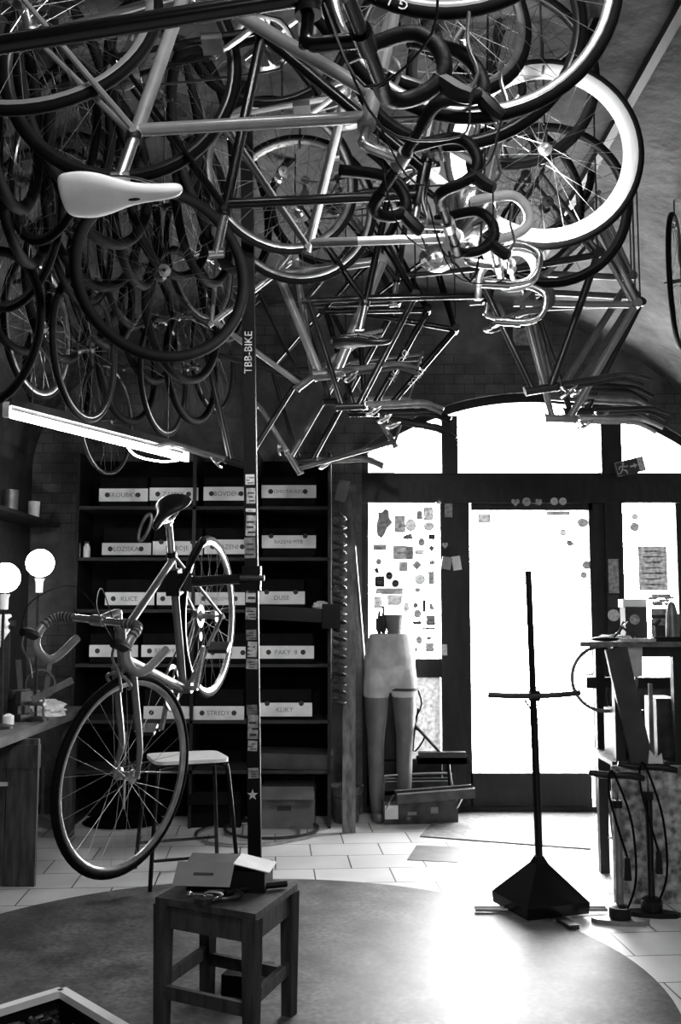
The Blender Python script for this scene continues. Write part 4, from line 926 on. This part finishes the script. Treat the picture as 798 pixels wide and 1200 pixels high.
b = MB(); q = F(296, 1153); b.box((-.35, 3.86, .04), (.15, .12, .08), MX.Rotation(-.3, 3, 'Z')); b.solo('small_box', MT['dark_card'], 'small dark box on the lino beneath the wooden stool', 'box')

# ------------------------------------------------------------------ white rimmed tray, bottom left
a0_, a1_, a2_ = PZ(72, 1158, .12), PZ(0, 1180, .12), PZ(148, 1203, .12)
u1 = (a1_-a0_).normalized(); u2 = (a2_-a0_).normalized(); LT = .62
c0 = a0_; c1 = a0_+u1*LT; c2 = c1+u2*LT; c3 = a0_+u2*LT; cc_ = (c0+c2)/2
t = thing('parts_tray', 'white rimmed tray full of dark metal parts in the bottom left corner', 'tray', (cc_.x, cc_.y, 0))
for p, q_ in ((c0, c1), (c1, c2), (c2, c3), (c3, c0)):
    b = MB(); b.beam(p-V((0, 0, .012)), q_-V((0, 0, .012)), .035, .024); b.part('rim', MT['white_paint'], t, world=True)
    b = MB(); b.beam(p-V((0, 0, .07)), q_-V((0, 0, .07)), .008, .1); b.part('side', MT['black_plastic'], t, world=True)
b = MB(); b.prism([c0, c1, c2, c3], (0, 0, -.12), (0, 0, -.112)); b.part('bottom', MT['black_plastic'], t, world=True)
rs = random.Random(9)
for i in range(16):
    f1, f2 = rs.uniform(.08, .42), rs.uniform(.08, .42); p = a0_+u1*LT*f1+u2*LT*f2; p.z = .025+rs.uniform(0, .04); an = rs.uniform(0, PI); L = rs.uniform(.06, .14)
    b = MB(); dv = V((math.cos(an), math.sin(an), rs.uniform(0, .3)))*L; b.tube([p, p+dv*.5, p+dv], [.012, .008, .014], 8); b.tube([p+dv, p+dv+V((.03, .03, 0))], .01, 8)
    b.solo('metal_part', MT[['steel_dark', 'chrome', 'dull_alloy', 'black_plastic'][i % 4]], 'loose metal bicycle part lying in the white rimmed tray', 'part', group='bicycle parts in the tray')

# ------------------------------------------------------------------ tall display stand
q = F(634, 1070); B0 = V((q.x, q.y+.02, 0)); t = thing('display_stand', 'tall black pole stand on a pyramid base in front of the glass door', 'stand', B0)
b = MB(); R4 = MX.Rotation(PI/4+.35, 4, 'Z'); b.lathe([(.23, .02), (.235, .07), (.045, .225), (.022, .26)], 4, MX.Translation((0, 0, 0)) @ R4); b.part('pyramid_base', MT['black_paint'], t, ang=10)
tp = P(619, 669, B0.y); md_ = P(631, 1000, B0.y)
b = MB(); x_ = tp.x-B0.x
b.tube([V((0, 0, .22)), V((-.005, 0, .6)), V((-.012, 0, .95))], .019, 12); b.tube([V((-.012, 0, .95)), V((x_, 0, tp.z))], .0165, 12); b.part('pole', MT['black_paint'], t)
za = P(629, 815, B0.y).z
b = MB(); b.tube(smooth([V((-.235, -.02, za+.005)), V((-.12, -.03, za-.0)), V((0, -.03, za)), V((.12, -.03, za+.006)), V((.21, -.02, za+.015))], 4), .0105, 8, sq=1.3); b.part('cross_bar', MT['steel_dark'], t)
b = MB(); b.box((-.01, -.01, za), (.05, .05, .05)); b.tube([V((-.01, -.02, za-.09)), V((-.06, -.025, za-.02))], .005, 6); b.part('bracket', MT['black_paint'], t)
b = MB()
for s in (-1, 1):
    for k in (0, 1): b = MB(); b.tube([V((s*.14, -.03+.035*k, .018)), V((s*.31, -.03+.035*k, .018))], .008, 8); b.part('foot_bar', MT['galvanised'], t)
b = MB(); b.box((.08, -.22, .012), (.05, .12, .02), MX.Rotation(.3, 3, 'Z')); b.part('front_foot', MT['steel_dark'], t)

# ------------------------------------------------------------------ high counter at right
TZ = P(735, 752, 5.1).z
q0 = P(675, 752, 5.15)
t = thing('high_counter', 'high wooden trestle counter at the right in front of the window', 'counter', (q0.x+.55, 5.3, 0))
b = MB(); b.box((q0.x+.6, 5.35, TZ-.0125), (1.2, .6, .025)); b.part('top', MT['bench_wood'], t, world=True)
b = MB(); b.box((q0.x+.68, 5.1, TZ-.05), (1.02, .03, .05)); b.part('front_rail', MT['frame_wood'], t, world=True)
for x, y in ((q0.x+.2, 5.12), (q0.x+.23, 5.6), (q0.x+.36, 5.6), (q0.x+.5, 5.12), (q0.x+.62, 5.12), (q0.x+1.1, 5.6)):
    b = MB(); b.box((x, y, (TZ-.025)/2), (.05, .05, TZ-.025)); b.part('leg', MT['frame_wood'], t, world=True)
b = MB(); b.beam(P(722, 762, 5.06), P(757, 902, 5.06), .028, .13) if False else b.beam(V((P(722, 762, 5.06).x, 5.07, TZ-.03)), V((P(762, 940, 5.06).x, 5.07, .5)), .11, .03, up=V((0, 1, 0))); b.part('brace', mat('brace_wood', .03, .5, noise=.4, scale=7), t, world=True)
b = MB(); z = P(750, 800, 5.6).z; b.box((q0.x+.63, 5.6, z), (.95, .04, .06)); b.box((q0.x+.63, 5.35, P(750, 885, 5.4).z), (.95, .5, .02)); b.part('lower_shelf', MT['frame_wood'], t, world=True)
b = MB(); bx = P(716, 900, 5.02).x; zt = P(750, 897, 5.02).z; b.box((bx+.42, 5.02, zt/2), (.84, .02, zt)); b.solo('plywood_board', MT['plywood'], 'mottled chipboard panel standing below the high counter', 'board')
# more bench clutter
for i, (x, y, r, h, m_, lb) in enumerate([(-2.12, 5.95, .04, .13, 'galvanised', 'short metal can at the back of the workbench near the truing stand'), (-2.14, 5.2, .035, .2, 'pale_card', 'white spray can at the far left of the workbench'), (-1.78, 5.42, .03, .07, 'pale_card', 'small white jar near the front edge of the workbench')]):
    b = MB(); b.lathe([(r, 0), (r, h*.85), (r*.5, h*.95), (r*.45, h)], 18, MX.Translation((x, y, BENCH_Z))); b.solo('can', MT[m_], lb, 'can')
# things under the counter
b = MB(); q = P(736, 850, 5.35); zsh = P(750, 885, 5.4).z+.01; b.box((q.x-.02, 5.35, zsh+.12), (.16, .2, .24)); o = b.solo('speaker_box', MT['black_plastic'], 'dark box with a round front on the lower counter shelf', 'box')
b = MB(); b.lathe([(.05, -.004), (.055, 0), (.02, .004)], 24, MX.Translation((q.x-.02, 5.247, zsh+.13)) @ RY); b.part('round_front', MT['grey_paint'], o, world=True)
b = MB(); q = P(775, 850, 5.35); b.box((q.x, 5.35, zsh+.15), (.11, .2, .3)); b.solo('storage_crate', MT['toolbox_paint'], 'tall grey container on the lower counter shelf', 'container')
b = MB(); q = P(763, 840, 5.2); b.box((q.x, 5.2, zsh+.19), (.018, .02, .38)); b.solo('pale_rod', MT['pale_plank'], 'pale upright stick on the lower counter shelf', 'stick')
b = MB(); pl = [P(762, 899, 5.0), P(764, 880, 5.0), P(772, 890, 5.0), P(778, 884, 5.0), P(780, 899, 5.0)]
for p in pl: p.y = 5.033
b.prism(pl, (0, 0, 0), (0, .012, 0)); b.solo('torn_paper', MT['paper'], 'torn piece of white paper sticking up behind the chipboard panel', 'paper')
b = MB(); q = P(743, 770, 5.08); b.box((q.x-.005, 5.075, TZ-.1), (.085, .004, .15), tp=1.1); b.solo('hanging_rag', MT['cloth_grey'], 'grey rag hanging beneath the edge of the high counter', 'rag')
# on the counter
def cx_(px, Y): return P(px, 745, Y).x
b = MB(); b.box((cx_(740, 5.6), 5.55, TZ+.09), (.12, .1, .18)); o = b.solo('small_carton', MT['ink'], 'small dark carton with a pale lid standing on the high counter', 'box')
b = MB(); b.box((cx_(740, 5.6)-.005, 5.55, TZ+.2), (.13, .1, .045)); b.part('lid', MT['pale_card'], o, world=True)
b = MB(); b.lathe([(.025, -.003), (.028, 0), (.01, .003)], 20, MX.Translation((cx_(738, 5.6), 5.497, TZ+.11)) @ RY); b.part('round_print', MT['mid_print'], o, world=True)
c = V((cx_(773, 5.45), 5.42, TZ)); t = thing('flower_jar', 'patterned jar with pale dried flowers on the high counter', 'jar', c)
b = MB(); b.lathe([(.04, 0), (.05, .02), (.052, .1), (.045, .12), (.05, .14), (.05, .17), (.042, .17), (.042, .14)], 24); b.part('jar', MT['mid_print'], t)
b = MB(); b.lathe([(.0505, .118), (.0515, .135)], 24, cap=False); b.part('band', MT['ink'], t)
rs = random.Random(2)
for i in range(9):
    a = rs.uniform(0, 2*PI); r = rs.uniform(0, .05); e = V((r*math.cos(a), r*math.sin(a), .19+rs.uniform(0, .07))); b = MB(); b.tube([V((0, 0, .1)), e], .002, 5)
    for k in range(5): b.ball(e+V((.016*math.cos(k*1.3), .016*math.sin(k*1.3), 0)), .014, 8, (1, 1, .6))
    b.part('flower', MT['plant_pale'], t)
b = MB(); c = V((cx_(788, 5.2), 5.2, TZ)); b.lathe([(.036, 0), (.036, .02), (.03, .14), (.018, .19), (.006, .205)], 24, MX.Translation(c)); b.solo('grease_cone', MT['galvanised'], 'tall pointed grey bottle on the counter in front of the flower jar', 'bottle')
b = MB(); b.box((cx_(782, 5.2)-.02, 5.13, TZ+.012), (.16, .06, .024)); b.solo('black_case', MT['black_plastic'], 'flat black case on the counter edge below the flower jar', 'case')
b = MB(); b.box((cx_(768, 5.35), 5.3, TZ+.04), (.05, .07, .08)); b.tube([V((cx_(768, 5.35)-.02, 5.3, TZ+.08)), V((cx_(768, 5.35)+.01, 5.3, TZ+.11))], .012, 8); b.solo('spray_head', MT['ink'], 'small dark gadget left of the flower jar on the counter', 'gadget')
b = MB(); b.box((cx_(803, 5.3), 5.3, TZ+.07), (.06, .1, .14)); b.solo('dark_tin', MT['ink'], 'dark tin at the right edge on the counter', 'tin')
c = V((cx_(727, 5.2), 5.17, TZ)); t = thing('pliers', 'open pliers standing propped on the high counter', 'pliers', c)
for s in (-1, 1):
    b = MB(); b.tube(smooth([V((-.07*1, s*.008, .005 if s < 0 else .015)), V((-.02, s*.01, .045)), V((.0, 0, .075)), V((.03 if s > 0 else .012, 0, .1))], 4), .007, 8); b.part('arm', MT['chrome' if s > 0 else 'steel_dark'], t)
b = MB(); b.tube([V((.005, 0, .07)), V((.04, 0, .04)), V((.07, 0, .004))], .006, 8); b.part('leg', MT['steel_dark'], t)
b = MB(); b.ball((cx_(706, 5.2), 5.15, TZ+.0125), .0125, 16, (6, 2.5, 1)); b.solo('black_pouch', MT['black_leather'], 'flat black oval pouch at the left end of the counter', 'pouch')
b = MB(); b.box((cx_(745, 5.15), 5.14, TZ+.008), (.17, .1, .016)); b.solo('paper_stack', MT['light_print'], 'flat stack of grey papers in the middle of the counter', 'papers')
b = MB()
for i in range(10): b.box((cx_(720, 5.4)+.012*i-.04, 5.4+.01*(i % 3), TZ+.02+.003*math.sin(i*2)), (.03, .2, .008), MX.Rotation(.2*math.sin(i), 3, 'Y'))
b.solo('crumpled_paper', MT['paper'], 'bright crumpled paper lying at the back left of the counter', 'paper')
# half hidden rim hanging at the counter end
c = P(708, 795, 5.35); b = MB(); b.lathe([(.162, -.008), (.18, -.008), (.18, .008), (.162, .008)], 48, MX.Translation(c) @ RY, closed=True)
b.solo('hanging_rim', MT['galvanised'], 'thin grey hoop hanging from the left end of the counter', 'hoop')
# small white wheel leaning at the panel
c = F(704, 1012); M = MX.Translation((c.x+.0, 5.35, .0)) @ MX.Rotation(math.radians(72), 4, 'Z') @ MX.Rotation(math.radians(-6), 4, 'X')
t = thing('leaning_wheel', 'narrow silver wheel leaning on edge behind the chipboard panel', 'wheel', M=M)
S_ = MX.Translation((0, 0, .24)) @ MX.Diagonal((.74, .74, .74, 1)); wheel_part('wheel_rim', 'pale', t, S_, bare=True)

# ------------------------------------------------------------------ floor pumps
def pump(px, py, H_, barrel, label, rot, base_m, gauge=True, hd=.25):
    q = F(px, py); t = thing('floor_pump', label, 'pump', q, rotz=rot)
    b = MB()
    b.prism([V((-.13, 0, 0)), V((-.11, -.03, 0)), V((-.03, -.05, 0)), V((.03, -.05, 0)), V((.11, -.03, 0)), V((.13, 0, 0)), V((.06, .035, 0)), V((-.06, .035, 0))], (0, 0, 0), (0, 0, .022)); b.part('foot_plate', MT[base_m], t)
    b = MB(); b.lathe([(.045, .02), (.05, .03), (.05, .07), (.03, .085)], 24); b.part('gauge' if gauge else 'socket', MT['black_plastic'], t)
    if gauge:
        b = MB(); b.lathe([(.046, .0), (.046, .004)], 24, MX.Translation((0, -.0, .071))); b.part('gauge_ring', MT['pale_card'], t)
    b = MB(); b.tube([V((0, 0, .08)), V((0, 0, H_*.8))], .0175, 16); b.part('barrel', MT[barrel], t)
    b = MB(); b.tube([V((0, 0, H_*.78)), V((0, 0, H_*.83))], .024, 16); b.part('cap', MT['black_plastic'], t)
    b = MB(); b.tube([V((0, 0, H_*.8)), V((0, 0, H_))], .006, 8); b.part('rod', MT['chrome'], t)
    b = MB(); b.tube(smooth([V((-hd/2, 0, H_+.012)), V((-hd/4, 0, H_+.0)), V((0, 0, H_)), V((hd/4, 0, H_-.0)), V((hd/2, 0, H_-.012))], 3), [.012, .014, .016, .017, .017, .016, .015, .016, .017, .017, .017, .015, .012], 12); b.part('handle', MT['black_plastic'], t)
    b = MB(); b.tube(smooth([V((.02, -.03, .05)), V((.07, -.03, .2)), V((.06, -.03, .45)), V((.0, -.03, H_-.02)), V((-.03, -.03, H_+.02)), V((-.035, -.03, H_-.1)), V((.035, -.03, .3))], 5), .0055, 8); b.part('hose', MT['black_rubber'], t)
    b = MB(); b.tube([V((.035, -.03, .2)), V((.035, -.03, .3))], [.018, .012], 10); b.part('valve_head', MT['black_plastic'], t)
pump(727, 1082, .66, 'galvanised', 'floor pump with a silver barrel and round gauge, nearer the door', -.15, 'galvanised')
pump(764, 1073, .68, 'black_paint', 'all black floor pump standing against the chipboard panel at the right', -.2, 'black_plastic', gauge=False, hd=.27)

# ------------------------------------------------------------------ stickers, signs and prints
def pm_(px, py, Y=FY): return P(px, py, Y)
Yg = FY+.045
def stick(x0, y0, x1, y1, m_, shape, label, grp=None, txt=None, Y=Yg, name='sticker', rot=0, tm='ink', ts=None, cat='sticker', kids=None):
    c = P((x0+x1)/2, (y0+y1)/2, Y); w = (P(x1, y0, Y)-P(x0, y0, Y)).x; h = (P(x0, y0, Y)-P(x0, y1, Y)).z; b = MB(); pl = []
    if shape == 'r': pl = [(-w/2, -h/2), (w/2, -h/2), (w/2, h/2), (-w/2, h/2)]
    elif shape == 'c': pl = [(w/2*math.cos(a), h/2*math.sin(a)) for a in [2*PI*k/20 for k in range(20)]]
    elif shape == 'd': pl = [(0, -h/2), (w/2, 0), (0, h/2), (-w/2, 0)]
    elif shape == 'h': pl = [(w/2*math.sin(a)**3, h/2*(13*math.cos(a)-5*math.cos(2*a)-2*math.cos(3*a)-math.cos(4*a))/15) for a in [2*PI*k/20 for k in range(20)]]
    elif shape == 's': rr_ = random.Random(int(x0*7+y0)); pl = [(w/2*f*math.cos(a), h/2*f*math.sin(a)) for a, f in [(2*PI*k/14, rr_.uniform(.55, 1.05)) for k in range(14)]]
    cr_, sr_ = math.cos(rot), math.sin(rot)
    b.prism([c+V((x*cr_-z*sr_, 0, x*sr_+z*cr_)) for x, z in pl], (0, -.0015, 0), (0, 0, 0))
    o = b.solo(name, MT[m_], label, cat, grp)
    if txt: text('lettering', txt, ts or h*.7, MT[tm], o, MX.Translation(c+V((0, -.0025, 0))) @ MX.Rotation(-rot, 4, 'Y') @ FACING)
    return o
shp = {'r': 'rectangular', 'c': 'round', 'd': 'diamond shaped', 's': 'irregular cut out'}
shade = {'sticker_dark': 'dark', 'sticker_grey': 'grey', 'sticker_mid': 'light grey', 'sticker_pale': 'pale'}
# crop coordinates: x = 425 + u/5.714, y = 580 + v/5.714
ST_ = [(75, 80, 200, 290, 'sticker_grey', 's'), (215, 140, 285, 250, 'sticker_mid', 'r'), (285, 160, 360, 245, 'sticker_pale', 'c'), (360, 105, 402, 165, 'sticker_mid', 'r'), (408, 80, 472, 170, 'sticker_pale', 'r'),
       (405, 180, 480, 240, 'sticker_pale', 'c'), (265, 255, 350, 300, 'sticker_grey', 's'), (370, 285, 418, 345, 'sticker_mid', 'c'), (440, 262, 485, 300, 'sticker_dark', 'r'), (72, 333, 158, 368, 'sticker_mid', 'r'),
       (205, 340, 290, 430, 'sticker_mid', 'r'), (290, 345, 340, 430, 'sticker_grey', 'r'), (350, 365, 410, 400, 'sticker_pale', 'r'), (440, 330, 482, 385, 'sticker_grey', 'd'), (90, 428, 125, 465, 'sticker_mid', 'c'),
       (245, 448, 300, 510, 'sticker_mid', 'r'), (330, 430, 398, 508, 'sticker_mid', 'd'), (445, 435, 485, 470, 'sticker_mid', 'c'), (75, 480, 110, 535, 'sticker_dark', 's'), (155, 515, 200, 567, 'sticker_dark', 'c'),
       (195, 568, 243, 618, 'sticker_dark', 'c'), (80, 545, 145, 615, 'sticker_dark', 'r'), (350, 530, 420, 600, 'sticker_pale', 'c'), (438, 512, 482, 600, 'sticker_mid', 'r'), (85, 625, 268, 665, 'sticker_mid', 'r'),
       (350, 622, 388, 650, 'sticker_mid', 'c'), (165, 670, 265, 740, 'sticker_pale', 'r'), (335, 720, 372, 760, 'sticker_grey', 'c'), (400, 705, 424, 785, 'sticker_dark', 'r'), (440, 720, 480, 780, 'sticker_mid', 's'),
       (340, 765, 395, 825, 'sticker_mid', 'c'), (325, 840, 412, 872, 'sticker_dark', 's'), (425, 805, 487, 875, 'sticker_grey', 'r'), (400, 885, 485, 900, 'sticker_dark', 'r'), (355, 945, 402, 1000, 'sticker_mid', 'c'),
       (418, 945, 470, 972, 'sticker_grey', 'd'), (420, 990, 478, 1050, 'sticker_mid', 'r'), (345, 1010, 372, 1055, 'sticker_dark', 's'), (270, 700, 315, 800, 'sticker_pale', 's'), (75, 680, 130, 760, 'sticker_pale', 'r')]
vn = lambda v: 'near the top' if v < 250 else 'in the upper middle' if v < 480 else 'in the middle' if v < 660 else 'in the lower middle' if v < 880 else 'near the bottom'
hn = lambda u: 'left side' if u < 170 else 'centre' if u < 330 else 'right side'
seen = {}
for u0, v0, u1_, v1, m_, s_ in ST_:
    lb = '%s %s sticker %s of the sticker window, %s' % (shade[m_], shp[s_], vn(v0), hn((u0+u1_)/2)); seen.setdefault(lb, []).append(1)
for u0, v0, u1_, v1, m_, s_ in ST_:
    lb = '%s %s sticker %s of the sticker window, %s' % (shade[m_], shp[s_], vn(v0), hn((u0+u1_)/2))
    g = ('look-alike ' + lb) if len(seen[lb]) > 1 else 'stickers on the left shop window'
    o = stick(425+u0/5.714, 580+v0/5.714, 425+u1_/5.714, 580+v1/5.714, m_, s_, lb, g)
    if m_ != 'sticker_pale':
        b = MB(); c = P(425+(u0+u1_)/2/5.714, 580+(v0+v1)/2/5.714, Yg-.002); b.box(c, ((u1_-u0)/5.714/162*.5, .001, .006)); b.box(c+V((0, 0, -.014)), ((u1_-u0)/5.714/162*.35, .001, .004)); b.part('print', MT['sticker_pale'], o, world=True)
c = P(425+362/5.714, 580+682/5.714, Yg-.004); text('sticker', 'Quannetta', .035, MT['ink'], None, MX.Translation(c) @ FACING)
tag([o for o in bpy.data.objects if o.name.startswith('sticker') and o.get('label') is None and o.parent is None][-1], 'dark lettering sticker across the sticker covered window', 'sticker')
# stickers on the glass door
for x0, y0, x1, y1, m_, s_, lb in [(560, 602, 575, 613, 'sticker_pale', 'r', 'pale rectangular sticker in the top left corner of the door glass'), (676, 607, 689, 618, 'sticker_mid', 'c', 'grey round sticker in the top right corner of the door glass'), (656, 620, 664, 628, 'sticker_pale', 'c', 'faint round sticker high on the door glass'),
                               (662, 632, 674, 641, 'sticker_grey', 's', 'grey leaf shaped sticker at the upper right of the door glass'), (682, 657, 692, 667, 'sticker_mid', 'c', 'upper grey round sticker at the right edge of the door glass'), (680, 670, 688, 678, 'sticker_mid', 'c', 'lower grey round sticker at the right edge of the door glass'),
                               (640, 599, 668, 604, 'sticker_mid', 'r', 'narrow grey strip along the top of the door glass')]:
    stick(x0, y0, x1, y1, m_, s_, lb, Y=FY+.028)
for x0, y0, x1, y1, m_, s_, lb in [(740, 602, 748, 609, 'sticker_pale', 'c', 'small pale round sticker at the top of the right hand window'), (738, 612, 749, 623, 'sticker_mid', 'c', 'larger grey round sticker at the top of the right hand window')]:
    stick(x0, y0, x1, y1, m_, s_, lb)
o = stick(748, 640, 782, 692, 'sticker_mid', 'r', 'grey printed poster taped in the right hand window', name='poster', cat='poster', Y=FY+.04)
for k in range(7):
    b = MB(); c = P(765, 646+6.5*k, FY+.0375); b.box(c, (.12+.03*math.sin(k*2), .001, .008)); b.part('print_line', MT['sticker_grey'], o, world=True)
# header and mullion stickers
Yh = FY-.041
for x0, y0, x1, y1, s_, m_, lb in [(599, 584, 609, 593, 'h', 'mid_print', 'small heart sticker on the beam above the door'), (612, 583, 622, 593, 'c', 'mid_print', 'small round sticker right of the heart on the beam above the door'), (625, 584, 637, 593, 's', 'mid_print', 'small flower shaped sticker on the beam above the door'),
                                   (645, 583, 654, 592, 'c', 'light_print', 'left half of the goggle shaped sticker above the door'), (655, 583, 664, 592, 'c', 'light_print', 'right half of the goggle shaped sticker above the door')]:
    stick(x0, y0, x1, y1, m_, s_, lb, Y=Yh)
Ym = FY-.031
for x0, y0, x1, y1, s_, m_, lb in [(713, 655, 725, 695, 'r', 'mid_print', 'tall grey sticker on the post right of the door'), (713, 697, 725, 712, 'r', 'ink', 'dark square sticker on the post right of the door'), (712, 714, 726, 728, 'c', 'light_print', 'pale round sticker on the post right of the door'),
                                   (521, 590, 530, 606, 'r', 'mid_print', 'grey sticker high on the post left of the door'), (518, 635, 525, 643, 'h', 'light_print', 'pale heart sticker on the post left of the door'), (518, 755, 524, 768, 'r', 'light_print', 'pale small sticker low on the post left of the door')]:
    stick(x0, y0, x1, y1, m_, s_, lb, Y=Ym)
# keys / gadget hanging on post left of the door
b = MB(); c = P(523, 660, FY-.05); b.box(c, (.07, .035, .09), MX.Rotation(.2, 3, 'Y')); o = b.solo('key_box', MT['galvanised'], 'small metal box fixed to the post left of the door', 'box')
b = MB(); c = P(535, 660, FY-.05); b.box(c, (.06, .03, .1), MX.Rotation(-.15, 3, 'Y')); b.solo('key_bundle', MT['pale_card'], 'pale tag hanging right of the metal box by the door', 'tag')
b = MB(); c = P(514, 588, FY-.05); b.ball(c, .024, 12); b.solo('door_bell', MT['alloy'], 'small round bell at the top of the post by the sticker window', 'bell')
# exit sign
c = P(738, 547, FY-.06); t = thing('exit_sign', 'tilted emergency exit sign with running figure and arrow above the mullion', 'sign', c, M=MX.Translation(c) @ MX.Rotation(-.24, 4, 'Y'))
MB().box((0, 0, 0), (.22, .012, .11)).part('panel', MT['ink'], t)
MB().box((.085, -.0065, 0), (.045, .002, .105)).part('white_end', MT['light_print'], t)
b = MB(); z0 = -.008
for (ax, az, bx_, bz) in [(-.05, .02, -.062, -.01), (-.062, -.01, -.035, -.02), (-.035, -.02, -.03, -.045), (-.062, -.01, -.078, -.03), (-.078, -.03, -.095, -.032), (-.05, .018, -.03, .005), (-.03, .005, -.015, .012), (-.05, .018, -.075, .015), (-.075, .015, -.085, -.002)]:
    b.beam((ax, z0, az), (bx_, z0, bz), .009, .003, up=V((0, 1, 0)))
b.ball((-.046, z0, .033), .009, 10, (1, .25, 1)); b.part('running_figure', MT['light_print'], t)
b = MB(); b.prism([V((.0, z0, .006)), V((.03, z0, .006)), V((.03, z0, .02)), V((.055, z0, 0)), V((.03, z0, -.02)), V((.03, z0, -.006)), V((.0, z0, -.006))], (0, -.001, 0), (0, .001, 0)); b.part('arrow', MT['light_print'], t)
b = MB()
for (c_, s_) in [((-.02, z0, .05), (.16, .002, .003)), ((-.1, z0, 0), (.003, .002, .1)), ((-.085, z0, -.05), (.03, .002, .003))]: b.box(c_, s_)
b.part('border', MT['light_print'], t)
# small framed picture above the window
c = P(611, 395, YB-.012); t = thing('picture_frame', 'small dark framed picture high on the wall above the door', 'picture', c)
MB().box((0, 0, 0), (.2, .02, .2)).part('frame', MT['ink'], t); MB().box((0, -.011, 0), (.13, .003, .13)).part('print', MT['mid_print'], t)
# rails added under the vault; the right one stands in for shadow diagonals
for i, (x, lb) in enumerate([(-1.05, 'long dark steel rail under the left side of the vault'), (1.25, 'long dark rail standing in for shadow lines under the right side of the vault')]):
    z = vault_z(x)-.03; b = MB(); b.box((x, 3.2, z), (.04, 5.6, .04)); b.solo('ceiling_rail', MT['black_plastic'], lb, 'rail')
